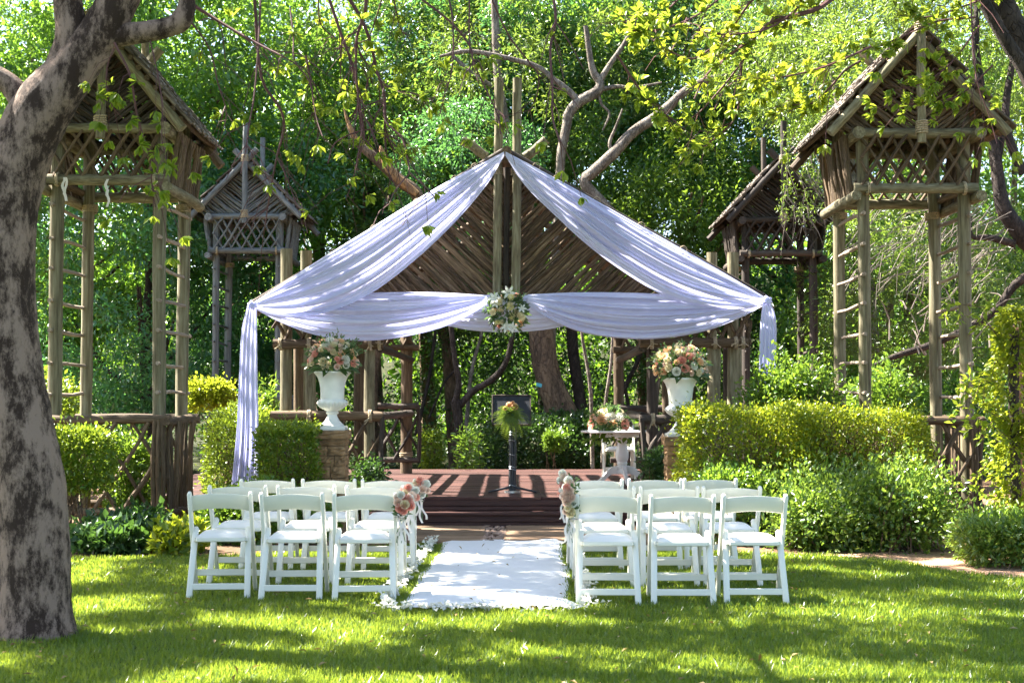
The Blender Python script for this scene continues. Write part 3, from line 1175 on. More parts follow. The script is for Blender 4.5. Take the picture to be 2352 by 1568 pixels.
def arrangement(name, label, c, rad, nroses, rs, nleaf, ll, spikes=0, front=None, pal=PAL, cat='bouquet', group=None, leafmat='l_euca', extra=None, seed=3, low=-0.2):
    """dome of roses over foliage; rad = (rx, ry, rz)"""
    c = Vector(c)
    root = thing(name, label, cat, c, group)
    rng = np.random.default_rng(seed)
    rr = random.Random(seed)
    pts = []
    tries = 0
    while len(pts) < nroses and tries < 4000:
        tries += 1
        d = Vector((rr.gauss(0, 1), rr.gauss(0, 1), rr.gauss(0, 1))).normalized()
        if d.z < low:
            continue
        if front is not None and d.dot(front) < -0.1:
            continue
        p = Vector((d.x * rad[0], d.y * rad[1], d.z * rad[2])) * rr.uniform(.82, 1.0)
        if all((p - q).length > rs * 1.55 for q, _ in pts):
            pts.append((p, d))
    for p, d in pts:
        s = rs * rr.uniform(.7, 1.15)
        put_flower('rose', rose_mesh(rr.choice(pal)), c + p, d + Vector((0, -.25, .25)), s, root)
    # foliage
    d = rdir(nleaf, rng)
    d[:, 2] = np.maximum(d[:, 2], low - .15 + .2 * rng.random(nleaf))
    if front is not None:
        dot = d @ np.array(front)
        d[dot < -.2] *= -1
    P = d * np.array(rad) * (.55 + .5 * rng.random((nleaf, 1))) + np.array(c)
    L = ll * (.5 + .8 * rng.random(nleaf))
    me = leaf_mesh('foliage', P, unit(d + rdir(nleaf, rng) * .6), unit(rdir(nleaf, rng) + np.array([0, -.3, .6])), L, L * .42, M[leafmat])
    o = link_mesh('foliage', me, root)
    o['kind'] = 'stuff'
    # sprigs standing out of the dome
    if spikes:
        sp, sd, sn = [], [], []
        for i in range(spikes):
            d = Vector((rr.gauss(0, 1), rr.gauss(0, .7), abs(rr.gauss(0, .8)) + low * .3)).normalized()
            for k in range(12):
                t = .8 + .6 * k / 12
                p = c + Vector((d.x * rad[0], d.y * rad[1], d.z * rad[2])) * t
                sp.append(p)
                sd.append(d + Vector((rr.gauss(0, .7), rr.gauss(0, .7), rr.gauss(0, .7))))
                sn.append((rr.gauss(0, 1), rr.gauss(0, 1), 1))
        L = ll * .55 * np.ones(len(sp))
        o = link_mesh('sprigs', leaf_mesh('sprigs', np.array(sp), unit(np.array(sd)), unit(np.array(sn)), L, L * .5, M[leafmat]), root)
        o['kind'] = 'stuff'
    if extra:
        extra(root, c, rr)
    return root


# ------------------------------------------------------------------ posies tied to the aisle chairs
for (x, y, side, r) in POSY_CHAIRS:
    sx = 1 if side == 'left' else -1
    c = Vector((x + sx * 0.265, y + 0.07, 0.69))
    what = {0: 'nearest', 1: 'middle', 2: 'farthest'}[r]
    root = thing('aisle_posy', f'small pink and cream rose posy with ribbon on {what} chair {side} of runner', 'posy', c, 'posies tied to the aisle chairs')
    rr = random.Random(int(x * 100) + r)
    if side == 'left':
        offs = [(rr.uniform(-.035, .05), rr.uniform(-.05, .03), rr.uniform(-.05, .06)) for _ in range(10)]
        fl = [(0, -.03, .085), (.045, -.02, .05), (-.02, -.04, .03), (.03, -.05, .015), (.065, -.03, .005), (.02, -.05, -.03), (.0, -.05, -.01), (.06, -.01, .06), (-.03, -.02, .065)]
    else:
        fl = [(-.03, -.02, .15), (-.015, -.03, .12), (-.045, -.03, .09), (.0, -.04, .08), (-.03, -.04, .05), (.01, -.04, .035), (-.02, -.05, .01), (.0, -.04, -.03), (-.035, -.03, -.02)]
    for i, p in enumerate(fl):
        put_flower('rose', rose_mesh(rr.choice(['p_pink', 'p_pink', 'p_cream', 'p_white', 'p_blush'])), c + Vector(p), Vector((sx * .3 + rr.uniform(-.4, .4), -1, .35)), rr.uniform(.022, .031), root)
    nl = 130
    rng = np.random.default_rng(r + 5)
    ext = np.array([.055, .04, .075]) if side == 'left' else np.array([.045, .04, .11])
    P = rdir(nl, rng) * ext * (.5 + .6 * rng.random((nl, 1))) + np.array(c) + np.array([0, 0.01, -.01 if side == 'left' else .05])
    L = .035 + .025 * rng.random(nl)
    o = link_mesh('foliage', leaf_mesh('foliage', P, rdir(nl, rng), rdir(nl, rng), L, L * .5, M['l_euca']), root)
    o['kind'] = 'stuff'
    mb = MB()
    for i in range(6):
        a = c + Vector((rr.uniform(-.015, .02), rr.uniform(-.02, .01), -.05))
        b = c + Vector((rr.uniform(-.04, .035), rr.uniform(-.03, .02), rr.uniform(-.27, -.19)))
        mb.tube([a, a.lerp(b, .5) + Vector((rr.uniform(-.01, .01), 0, 0)), b], .0032, 4)
    o = mb.build('flower_stems', M['l_euca'], root)
    o['kind'] = 'stuff'
    mb = MB()
    z0 = -.075
    for tail, (dx, ln) in enumerate(((.015, .20), (.045, .17), (-.012, .14))):
        vs, fs = [], []
        for i in range(11):
            t = i / 10
            px_ = c.x + sx * dx * (.3 + t) + .012 * math.sin(t * 7 + tail * 2)
            py_ = c.y - .028 + .012 * math.sin(t * 5 + tail)
            pz_ = c.z + z0 - ln * t
            vs += [(px_ - .009, py_, pz_), (px_ + .009, py_ + .006, pz_)]
            if i:
                fs.append((2 * i - 2, 2 * i - 1, 2 * i + 1, 2 * i))
        mb.add(vs, fs)
    for s in (-1, 1):                                            # bow loops
        vs, fs = [], []
        for i in range(9):
            t = i / 8 * math.pi
            vs += [(c.x + s * .045 * math.sin(t), c.y - .03, c.z + z0 + .03 * math.sin(t * 2) * .8), (c.x + s * .045 * math.sin(t), c.y - .012, c.z + z0 + .03 * math.sin(t * 2) * .8)]
            if i:
                fs.append((2 * i - 2, 2 * i - 1, 2 * i + 1, 2 * i))
        mb.add(vs, fs)
    mb.tube([c + Vector((-.026 * sx * 2, 0, z0)), c + Vector((0, -.03, z0)), c + Vector((.02, -.02, z0))], .008, 6)
    mb.build('ribbon', M['ribbon'], root)

# ------------------------------------------------------------------ stone pillars, urns and their flowers
URN_PROF = [(0.0, 0.0), (0.155, 0.0), (0.155, 0.05), (0.135, 0.06), (0.12, 0.075), (0.085, 0.11), (0.06, 0.155), (0.052, 0.185), (0.068, 0.192), (0.074, 0.205), (0.062, 0.216)]
BOWL_PROF = [(0.062, 0.216), (0.09, 0.235), (0.135, 0.262), (0.165, 0.30), (0.168, 0.33), (0.150, 0.352), (0.140, 0.358)]
CUP_PROF = [(0.132, 0.358), (0.135, 0.375), (0.136, 0.42), (0.141, 0.49), (0.152, 0.555), (0.172, 0.61), (0.200, 0.645), (0.213, 0.658), (0.213, 0.672), (0.195, 0.675), (0.17, 0.64), (0.14, 0.60), (0.0, 0.59)]


def pillar_and_urn(cx_px, cy_top, Y, side, seed):
    top = at(cx_px, cy_top, Y)
    rr = random.Random(seed)
    p = thing('stone_pillar', f'sandstone block pillar under the {side} urn beside the ' + ('clipped square hedge' if side == 'left' else 'long golden hedge'), 'pillar', (top.x, Y, 0), 'stone pillars at the pavilion front')
    z = 0.0
    wd = 0.345
    row = 0
    while z < top.z - .12:
        h = rr.uniform(.105, .135)
        if z + h > top.z - .10:
            h = top.z - .095 - z
        split = [(-wd / 2, wd / 2)] if rr.random() < .35 else [(-wd / 2, (q := rr.uniform(-.06, .06))), (q, wd / 2)]
        for a, b in split:
            block(p, (top.x + (a + b) / 2, Y, z + h / 2), (b - a - .008, wd, h - .008), rr)
        z += h
        row += 1
    block(p, (top.x, Y, top.z - .047), (wd + .05, wd + .05, .093), rr, 'cap_stone')
    u = thing('urn', f'cream classical urn on the {side} stone pillar, fluted bowl and flared rim', 'urn', (top.x, Y, top.z), 'urns on the stone pillars')
    sc = 1.0
    o = MB().lathe(URN_PROF[1:], top, 36).build('foot', M['urn'], u)
    MB().box(top + Vector((0, 0, .022)), (.325, .325, .044), None, .008).build('plinth', M['urn'], u, smooth=False)
    MB().lathe([(r, z) for r, z in resample_prof(BOWL_PROF, 14)], top, 96, (17, .16, 0.216, 0.345)).build('fluted_bowl', M['urn'], u)
    MB().lathe(CUP_PROF, top, 40).build('cup', M['urn'], u)
    return top


def resample_prof(p, n):
    c = catmull([(a, b) for a, b in p], n)
    return [(float(a), float(b)) for a, b in c]


def block(parent, c, s, rr, name='stone_block'):
    """rough-faced stone block"""
    n = 5
    mb = MB()
    x, y, z = s[0] / 2, s[1] / 2, s[2] / 2
    vs, fs = [], []

    def face(o, a, b, nrm):
        k = len(vs)
        for i in range(n + 1):
            for j in range(n + 1):
                u, w = i / n * 2 - 1, j / n * 2 - 1
                e = (1 - abs(u) ** 4) * (1 - abs(w) ** 4)
                p = Vector(o) + Vector(a) * u + Vector(b) * w + Vector(nrm) * (e * rr.uniform(-.006, .026))
                vs.append(p + Vector(c))
        for i in range(n):
            for j in range(n):
                q = k + i * (n + 1) + j
                fs.append((q, q + n + 1, q + n + 2, q + 1))
    face((0, -y, 0), (x, 0, 0), (0, 0, z), (0, -1, 0))
    face((x, 0, 0), (0, y, 0), (0, 0, z), (1, 0, 0))
    face((-x, 0, 0), (0, -y, 0), (0, 0, z), (-1, 0, 0))
    face((0, y, 0), (-x, 0, 0), (0, 0, z), (0, 1, 0))
    face((0, 0, z), (x, 0, 0), (0, y, 0), (0, 0, 1))
    return mb.add(vs, fs).build(name, M['stone'], parent, True, False)


PIL_Y = 16.35
tl = pillar_and_urn(763, 988, PIL_Y, 'left', 2)
tr = pillar_and_urn(1563, 1003, PIL_Y, 'right', 4)


def big_leaves(root, c, rr):
    P = np.array([tuple(c + Vector((dx, -.16, -.10))) for dx in (-.12, -.02, .10, .2)])
    D = np.array([(-.9, -.4, -.2), (-.3, -.7, -.3), (.5, -.6, -.25), (.95, -.2, -.1)])
    o = link_mesh('broad_leaf', leaf_mesh('broad_leaf', P, D, np.array([(0, -.4, 1.0)] * 4), .15, .09, M['l_dark'], .5, .1, .3), root)


for t, side, sd in ((tl, 'left', 21), (tr, 'right', 33)):
    arrangement('urn_bouquet', f'dome of peach, cream and pink roses with greenery in the {side} urn', t + Vector((0, 0, .80)), (.30, .25, .26), 64, .034, 420, .075, 18,
                None, group='rose domes in the urns', extra=big_leaves, seed=sd, low=-.35)

# ------------------------------------------------------------------ lectern
LX = at(1177, 1130, 17.9)
lec = thing('lectern', 'black stick-bundle lectern with square board and wire ties standing on the deck', 'lectern', (LX.x, 17.9, DZ))
for i in range(9):
    a = 2 * math.pi * i / 8
    rr_ = 0 if i == 8 else .032
    stick('post_stick', (LX.x + rr_ * math.cos(a), 17.9 + rr_ * math.sin(a), DZ + .02), (LX.x + rr_ * 1.05 * math.cos(a), 17.9 + rr_ * math.sin(a), 1.30), .0135, M['black'], lec)
for z in (.42, .62, .65, .80, .98, 1.05, 1.08):
    mb = MB()
    pts = [Vector((LX.x + .05 * math.cos(t / 12 * 6.283), 17.9 + .05 * math.sin(t / 12 * 6.283), z + .008 * math.sin(t))) for t in range(13)]
    mb.tube(pts, .004, 5).build('wire_tie', M['wire'], lec)
bx = at(1175, 942, 18.02)
rotb = Matrix.Rotation(math.radians(-28), 3, 'X')
MB().box(bx, (.47, .02, .40), rotb, .004).build('board', M['black'], lec, smooth=False)
fr_ = MB()
for (dx, dz, sx_, sz_) in ((-.242, 0, .016, .43), (.242, 0, .016, .43), (0, .208, .47, .016), (0, -.208, .47, .016)):
    fr_.box(bx + rotb @ Vector((dx, -.004, dz)), (sx_, .036, sz_), rotb, .003)
fr_.build('board_frame', M['dark'], lec, smooth=False)
for s in (-1, 1):
    MB().tube([(LX.x + s * .03, 17.86, DZ + .07), (LX.x + s * .15, 17.82, DZ + .045), (LX.x + s * .30, 17.78, DZ + .014)], [.016, .014, .012], 8).build('foot', M['black'], lec)
MB().tube([(LX.x, 17.93, DZ + .07), (LX.x, 18.1, DZ + .045), (LX.x, 18.22, DZ + .014)], [.016, .014, .012], 8).build('foot', M['black'], lec)
mb = MB()
ol = [(.10 * math.cos(math.pi + math.pi * i / 14), .11 * math.sin(math.pi + math.pi * i / 14)) for i in range(15)]
mb.prism(ol, (1, 0, 0), (0, 1, 0), (0, 0, 1), 0, .022)
o = mb.build('base_plate', M['wire'], lec, False, False)
o.location = (0, -.02, 0.002)


def fern(root, c, rr):
    sp, sd, sn, ls = [], [], [], []
    for i in range(56):
        a = rr.uniform(0, 2 * math.pi)
        d = Vector((math.cos(a), rr.uniform(-.7, .1), math.sin(a) * .9 - .25)).normalized()
        ln = rr.uniform(.15, .30)
        s = d.cross(Vector((0, -1, .2))).normalized()
        for k in range(16):
            t = k / 16
            p = c + d * ln * t + Vector((0, 0, -.10 * t * t)) + Vector((0, -.03, 0))
            for sg in (-1, 1):
                sp.append(p)
                sd.append(d * .6 + s * sg)
                sn.append((rr.gauss(0, .3), -1, rr.gauss(0, .3)))
                ls.append(.065 * (1 - t * .75))
    ls = np.array(ls)
    o = link_mesh('fern_frond', leaf_mesh('fern_frond', np.array(sp), unit(np.array(sd)), unit(np.array(sn)), ls, ls * .25, M['l_fern']), root)
    o['kind'] = 'stuff'


arrangement('lectern_posy', 'spray of green fern with two orange roses on the lectern board', at(1172, 950, 17.72), (.05, .05, .05), 0, .03, 20, .07, 2, Vector((0, -1, 0)), extra=fern, seed=8)
lp = [o for o in bpy.data.objects if o.name == 'lectern_posy'][0]
for (px_, py_, s) in ((1169, 930, .027), (1182, 934, .033), (1178, 925, .018), (1160, 938, .02)):
    put_flower('rose', rose_mesh('p_peach'), at(px_, py_, 17.62), (0, -1, .3), s, lp)

# ------------------------------------------------------------------ pedestal table with bouquet and chair
TX = at(1429, 1105, 19.9)
TY = 19.9
tb = thing('pedestal_table', 'round white pedestal table with turned column and curved legs', 'table', (TX.x, TY, DZ))
TZ = DZ + .735
txc = TX.x - .06
MB().lathe([(.50, TZ - .028), (.515, TZ - .020), (.515, TZ - .006), (.505, TZ)], (txc, TY, 0), 48).build('table_top', M['table'], tb)
MB().lathe([(.30, TZ - .09), (.30, TZ - .028)], (txc, TY, 0), 24).build('apron', M['table'], tb)
MB().lathe([(r, DZ + z) for r, z in resample_prof([(.10, .14), (.085, .20), (.09, .235), (.062, .25), (.075, .275), (.07, .30), (.085, .34), (.092, .42), (.075, .50), (.062, .56), (.08, .585), (.07, .605), (.085, .64), (.10, .66)], 40)], (TX.x, TY, 0), 28).build('column', M['table'], tb)
for a in (-2.75, -0.40, -1.45, 1.3):
    d = Vector((math.cos(a), math.sin(a), 0))
    s = Vector((-math.sin(a), math.cos(a), 0))
    mid_ = catmull([(.06, .19), (.18, .175), (.28, .09), (.36, .03), (.43, .012)], 12)
    mb = MB()
    vs, fs = [], []
    for i, (r, z) in enumerate(mid_):
        h = .055 * (1 - i / 11) + .014
        for sg, dz in ((-1, -1), (1, -1), (1, 1), (-1, 1)):
            vs.append(Vector((TX.x, TY, DZ)) + d * r + s * sg * .022 + Vector((0, 0, max(z + dz * h * .9, .001))))
    for i in range(11):
        for j in range(4):
            j2 = (j + 1) % 4
            fs.append((i * 4 + j, i * 4 + j2, (i + 1) * 4 + j2, (i + 1) * 4 + j))
    fs += [(3, 2, 1, 0), (44, 45, 46, 47)]
    mb.add(vs, fs).build('leg', M['table'], tb, smooth=False)


def trailing(root, c, rr):
    P, D, NN = [], [], []
    for i in range(60):
        t = rr.random()
        s = rr.choice((-1, -1, 1, 0))
        P.append(c + Vector((s * .26 * t + rr.gauss(0, .06), -.14 + rr.gauss(0, .05), -.10 - .14 * t + rr.gauss(0, .03))))
        D.append((s * .6 + rr.gauss(0, .5), -.4, -.7))
        NN.append((rr.gauss(0, .4), -1, .6))
    o = link_mesh('trailing_leaves', leaf_mesh('trailing_leaves', np.array([tuple(p) for p in P]), np.array(D), np.array(NN), .09, .05, M['l_bright']), root)
    o['kind'] = 'stuff'


def mums2(root, c, rr):
    for dx, dz in ((-.03, .06), (.13, .07)):
        put_flower('chrysanthemum', mum_mesh('p_white'), c + Vector((dx, -.15, dz)), (0, -1, .4), .075, root)


arrangement('table_bouquet', 'low bouquet of peach and white flowers with trailing leaves on the white table', (at(1400, 985, TY - .1).x, TY - .1, TZ + .12), (.25, .18, .20), 18, .052, 360, .09, 10,
            None, extra=lambda r, c, rr: (trailing(r, c, rr), mums2(r, c, rr)), seed=14, low=-.3)
c2 = place_chair(TX.x + .03, 21.15, math.radians(180), 'white folding chair facing the lawn behind the round pedestal table', None, DZ)
place_chair(TX.x + 1.15, 20.9, math.radians(172), 'white folding chair half hidden behind the right lattice panel on the deck', None, DZ)

# ------------------------------------------------------------------ pavilion
GY = 17.2
apex, el_, er_ = at(1160, 350, GY), at(580, 703, GY), at(1764, 692, GY)
pav = thing('pavilion', 'large open wooden pavilion with steep stick-filled gable over the deck', 'pavilion', (0, GY, 0))
ROOF_BACK = 23.4
dl, dr = (apex - el_).normalized(), (apex - er_).normalized()
back = Vector((0, 0.13, 0))
upv = Vector((0, 0, .055))
stick('rafter', el_ - dl * .06 + back + upv, apex + back + upv, .038, M['dark'], pav, 'pole')
stick('rafter', er_ - dr * .06 + back + upv, apex + back + upv, .038, M['dark'], pav, 'pole')
stick('rafter', el_ - dl * .12 + back * 2.2 - upv * .7, apex + dl * .0 + back * 2.2 + Vector((.0, 0, .02)), .06, M['brown'], pav, 'pole')
stick('rafter', er_ - dr * .12 + back * 2.2 - upv * .7, apex + dr * .0 + back * 2.2 + Vector((.0, 0, .02)), .06, M['brown'], pav, 'pole')
# crossed rafter ends over the ridge, further back
stick('rafter', at(1205, 362, 17.9), at(1255, 322, 17.9), .06, M['post'], pav, 'pole')
stick('rafter', at(1117, 360, 17.9), at(1062, 323, 17.9), .06, M['post'], pav, 'pole')
stick('ridge_pole', apex + Vector((.02, -.02, .02)), Vector((apex.x, ROOF_BACK, apex.z)), .058, M['brown'], pav, 'pole')
for px_, y0, y1, w in ((1146, 180, 345, .055), (1189, 180, 345, .055)):
    stick('king_post', at(px_ - 5, 690, GY + .42), at(px_, y0, GY + .42), w, M['post'], pav, 'pole')
stick('king_post', at(1163, 690, GY + .52), at(1164, 385, GY + .52), .04, M['dark'], pav, 'pole')
rope(at(1141, 403, GY + .42), at(1141, 385, GY + .42), .058, pav)
rope(at(1187, 403, GY + .42), at(1187, 385, GY + .42), .058, pav)
stick('tie_beam', at(600, 706, GY + .3), at(1745, 697, GY + .3), .06, M['brown'], pav, 'pole')
# gable filled with sloping split sticks, a V on either side of the king posts
gy = GY + .58


def gable_fill(name, parent, mid, hl, hr, H, Yp, pitch, r, ang, mat, jit=.25, z0=0.0):
    """V-pattern of sticks in a triangle: mid = base centre, hl/hr half widths, H height"""
    ta = math.tan(ang)
    for sgn, hw in ((-1, hl), (1, hr)):
        # in local coords u = distance from the centre line, w = height; rafter: w = H(1-u/hw)
        off = -hw * ta
        while off < H - .04:
            # line w = off + ta*u ; meets rafter at u*
            us = (H - off) / (ta + H / hw)
            u0 = 0.0 if off >= 0 else -off / ta
            if us - u0 > .06:
                a = mid + Vector((sgn * u0, random.uniform(-.02, .02), off + ta * u0))
                b = mid + Vector((sgn * us * 1.01, random.uniform(-.02, .02), off + ta * us))
                a.y, b.y = Yp + random.uniform(-.015, .015), Yp + random.uniform(-.015, .015)
                stick(name, a, b, r * random.uniform(.75, 1.25), mat, parent, 'split')
            off += pitch * (1 + random.uniform(-jit, jit))


base = at(1163, 702, gy)
gl, gr = (at(1163, 702, gy) - at(600, 702, gy)).length, (at(1750, 702, gy) - at(1163, 702, gy)).length
gable_fill('gable_stick', pav, base, gl, gr, at(1163, 372, gy).z - base.z, gy, .060, .027, math.radians(44), M['gable'])
# slatted roof: poles lying along the ridge with gaps of sky between
for sgn, ee in ((-1, el_), (1, er_)):
    nrow = 15
    for k in range(nrow):
        t = (k + .5) / nrow
        if k % 5 == 3:
            continue
        p = apex.lerp(ee, t)
        off = Vector((0, 0, .10))
        stick('roof_pole', Vector((p.x, GY + .62, p.z)) + off, Vector((p.x, ROOF_BACK, p.z)) + off, .075 * random.uniform(.8, 1.15), M['brown'], pav, 'pole')
    for yy in (19.5, 21.5, 23.2):
        stick('rafter', Vector((ee.x, yy, ee.z)), Vector((apex.x, yy, apex.z)), .05, M['brown'], pav, 'pole')
for sgn, ee in ((-1, el_), (1, er_)):
    stick('purlin', Vector((ee.x * .78, GY + .7, ee.z + .28)), Vector((ee.x * .78, ROOF_BACK, ee.z + .28)), .06, M['brown'], pav, 'pole')
# rings along the rafters that hold the drapes
for t in (.12, .2, .35, .52, .68):
    for ee in (el_, er_):
        p = apex.lerp(ee, t) + Vector((0, .02, .05))
        mb = MB()
        mb.tube([p + Vector((.045 * math.cos(a * .5236), 0, .045 * math.sin(a * .5236))) for a in range(13)], .005, 5).build('drape_ring', M['rope'], pav)


def post(px, pt, pb, Y, wpx, mat='post', zb=None, name='post', lean=0):
    a, b = at(px + lean, pb, Y), at(px, pt, Y)
    if zb is not None:
        a.z = zb
    return stick(name, a, b, scl(wpx, Y) / 2, M[mat], pav, 'pole')


YL = 18.0
# left wing
post(658, 572, 945, YL, 26, zb=0)
post(704, 576, 945, YL + .9, 25, zb=0)
post(686, 780, 955, YL + .55, 22, 'brown', zb=0)
post(711, 790, 955, YL - .12, 25, zb=0)
post(825, 790, 955, YL + .6, 25, 'brown', zb=0)
post(851, 790, 955, YL - .12, 25, zb=0)
post(933, 770, 1077, 22.8, 26, 'brown', zb=DZ)
# right wing
post(1635, 580, 945, YL + .9, 23, zb=0)
post(1683, 580, 945, YL, 26, zb=0)
post(1642, 790, 955, YL - .12, 26, zb=0)
post(1668, 790, 955, YL + .6, 15, 'dark', zb=0)
post(1690, 790, 955, YL + .3, 27, zb=0)
post(1497, 770, 1077, YL + .6, 26, 'dark', zb=DZ)
post(1534, 780, 1077, YL + 1.4, 22, 'brown', zb=DZ)
post(1421, 770, 1077, 22.8, 23, 'brown', zb=DZ)


def lattice(parent, A, B, z0, z1, n, r, mat, lean=.55, yoff=.03, name='lattice_bar', single=False):
    """crossed bars between two points on plan, from z0 to z1"""
    A, B = Vector(A), Vector(B)
    d = B - A
    W = d.length
    d.normalize()
    nrm = Vector((d.y, -d.x, 0))
    H = z1 - z0
    dx = H * lean
    for sg in ((1, -1) if not single else (1,)):
        for i in range(n + 1):
            s0 = -dx + (W + dx) * (i + random.uniform(-.12, .12)) / n
            a, b = s0, s0 + dx
            za, zb = 0.0, H
            if a < 0:
                za = -a / dx * H
                a = 0
            if b > W:
                zb = H - (b - W) / dx * H
                b = W
            if b - a < .05:
                continue
            if sg < 0:
                a, b = W - a, W - b
            p = A + d * a + nrm * yoff * sg
            q = A + d * b + nrm * yoff * sg
            p.z, q.z = z0 + za, z0 + zb
            stick(name, p, q, r * random.uniform(.85, 1.15), mat, parent, 'stick')


def wing(sx, x0, x1, xr, zu, zl, seg_top=True):
    pass


def zat(py, Y):
    return at(1176, py, Y).z


# left wing rails
A0, A1 = at(628, 790, YL - .22), at(880, 790, YL - .22)
stick('rail', A0, A1, .062, M['brown'], pav, 'pole')
stick('rail', at(622, 955, YL - .22), at(880, 955, YL - .22), .062, M['brown'], pav, 'pole')
stick('rail', at(700, 1098, YL - .18), at(880, 1098, YL - .18), .045, M['dark'], pav, 'pole')
zz0, zz1 = zat(1098, YL - .2), zat(955, YL - .2)
lattice(pav, (at(700, 955, YL).x, YL - .2, 0), (at(878, 955, YL).x, YL - .2, 0), zz0, zz1, 5, .022, M['brown'])
lattice(pav, (at(632, 790, YL).x, YL - .15, 0), (at(878, 790, YL).x, YL - .15, 0), zat(790, YL), zat(700, YL), 8, .022, M['brown'], .6)
stick('end_post', at(878, 955, YL - .25), at(879, 1110, YL - .25), .03, M['dark'], pav)
for px_ in (640, 655, 668, 684):
    stick('fence_stick', at(px_, 960, YL - .15), at(px_ + 2, 1060, YL - .15), .022, M['dark'], pav)
# side rails running back to the rear posts
for py_, r in ((800, .05), (955, .05)):
    za = zat(py_, YL)
    stick('rail', (A1.x - .05, YL - .1, za), (at(945, 800, 22.8).x, 22.8, za), r, M['dark'], pav, 'pole')
stick('rail', at(868, 800, 22.7), at(962, 799, 22.7), .05, M['brown'], pav, 'pole')
stick('rail', at(868, 932, 22.7), at(962, 932, 22.7), .05, M['dark'], pav, 'pole')
stick('rail', at(880, 1056, 22.7), at(962, 1056, 22.7), .045, M['dark'], pav, 'pole')
lattice(pav, (at(870, 932, 22.7).x, 22.7, 0), (at(960, 932, 22.7).x, 22.7, 0), zat(1056, 22.7), zat(932, 22.7), 3, .024, M['dark'])
lattice(pav, (at(870, 800, 22.7).x, 22.7, 0), (at(960, 800, 22.7).x, 22.7, 0), zat(799, 22.7), zat(745, 22.7), 3, .024, M['brown'])
stick('end_post', at(960, 928, 22.7), at(962, 1062, 22.7), .035, M['dark'], pav)
rope(at(933, 1050, 22.8), at(933, 1038, 22.8), .095, pav)
# right wing rails
B0, B1 = at(1470, 787, YL - .22), at(1718, 787, YL - .22)
stick('rail', B0, B1, .06, M['brown'], pav, 'pole')
stick('rail', at(1469, 963, YL - .22), at(1560, 963, YL - .22), .06, M['dark'], pav, 'pole')
stick('end_post', at(1474, 960, YL - .25), at(1474, 1110, YL - .25), .032, M['dark'], pav)
lattice(pav, (at(1476, 955, YL).x, YL - .2, 0), (at(1560, 955, YL).x, YL - .2, 0), zat(1100, YL - .2), zat(963, YL - .2), 3, .025, M['dark'])
lattice(pav, (at(1500, 790, YL).x, YL - .15, 0), (at(1716, 790, YL).x, YL - .15, 0), zat(787, YL), zat(700, YL), 8, .022, M['brown'], .6)
for px_ in (1705, 1722):
    stick('end_post', at(px_, 735, YL - .1), at(px_, 792, YL - .1), .03, M['brown'], pav)
stick('rail', at(1408, 803, 22.7), at(1472, 803, 22.7), .055, M['brown'], pav, 'pole')
stick('rail', at(1402, 938, 22.7), at(1540, 938, 22.7), .055, M['dark'], pav, 'pole')
stick('rail', at(1402, 1056, 22.7), at(1540, 1056, 22.7), .045, M['dark'], pav, 'pole')
lattice(pav, (at(1405, 932, 22.7).x, 22.7, 0), (at(1535, 932, 22.7).x, 22.7, 0), zat(1056, 22.7), zat(938, 22.7), 4, .024, M['dark'])
lattice(pav, (at(1420, 800, 22.7).x, 22.7, 0), (at(1500, 800, 22.7).x, 22.7, 0), zat(803, 22.7), zat(755, 22.7), 3, .024, M['brown'])
for py_, r in ((800, .05), (955, .05)):
    za = zat(py_, YL)
    stick('rail', (B0.x + .05, YL - .1, za), (at(1421, 800, 22.8).x, 22.8, za), r, M['dark'], pav, 'pole')
# rope ties on the rails


def tie(p, r, parent, ax=Vector((1, 0, 0)), n=3):
    p = Vector(p)
    rope(p - ax * .02, p + ax * .02, r, parent, turns=n)
    mb = MB()
    for k in range(3):
        mb.tube([p + Vector((random.uniform(-.02, .02), -r - .02, -.01)), p + Vector((random.uniform(-.07, .07), -r - .03, random.uniform(-.12, .05)))], .008, 5)
    mb.build('rope_end', M['rope'], parent)


for px_, py_ in ((645, 790), (711, 790), (851, 790), (872, 790), (711, 955), (851, 955), (1497, 787), (1642, 787), (1690, 787), (1706, 787)):
    tie(at(px_, py_, YL - .22), .064, pav)
tie(at(1500, 963, YL - .22), .062, pav)

# ------------------------------------------------------------------ drapes


def drape(name, label, top, bot, Y, nu, nv, amp, folds, seed, belly=.10, group='white drapes on the pavilion gable', lean=0.0, mid_amp=True):
    rr = random.Random(seed)
    T, B = catmull(top, nu), catmull(bot, nu)
    vs, fs = [], []
    ph = [rr.uniform(0, 6.28) for _ in range(6)]
    for i in range(nu):
        u = i / (nu - 1)
        env = (math.sin(math.pi * u) ** .6 if mid_amp else .35 + .65 * u)
        wdt = np.linalg.norm(T[i] - B[i])
        for j in range(nv):
            v = j / (nv - 1)
            vv = v + .02 * math.sin(3 * u * 3.14 + ph[0]) * math.sin(math.pi * v)
            x, y_ = T[i] * (1 - vv) + B[i] * vv
            p = at(x, y_, Y)
            f = math.sin(2 * math.pi * folds * v + ph[1] + 1.3 * math.sin(2.2 * u + ph[2])) \
                + .55 * math.sin(2 * math.pi * folds * 1.83 * v + ph[3] + 1.7 * u) + .35 * math.sin(2 * math.pi * folds * 3.1 * v + ph[4] - 2.5 * u)
            f = (abs(f) ** .8) * (1 if f > 0 else -1)
            a = amp * env * min(1, scl(wdt, Y) * 2.2)
            vs.append(p + Vector((0, -a * f - belly * env * math.sin(math.pi * min(1, v * 1.05)) + lean * v, -.4 * a * f * 0)))
    for i in range(nu - 1):
        for j in range(nv - 1):
            q = i * nv + j
            fs.append((q, q + nv, q + nv + 1, q + 1))
    o = MB().add(vs, fs).build(name, M['drape'])
    tag(o, label, 'drape', group)
    return o


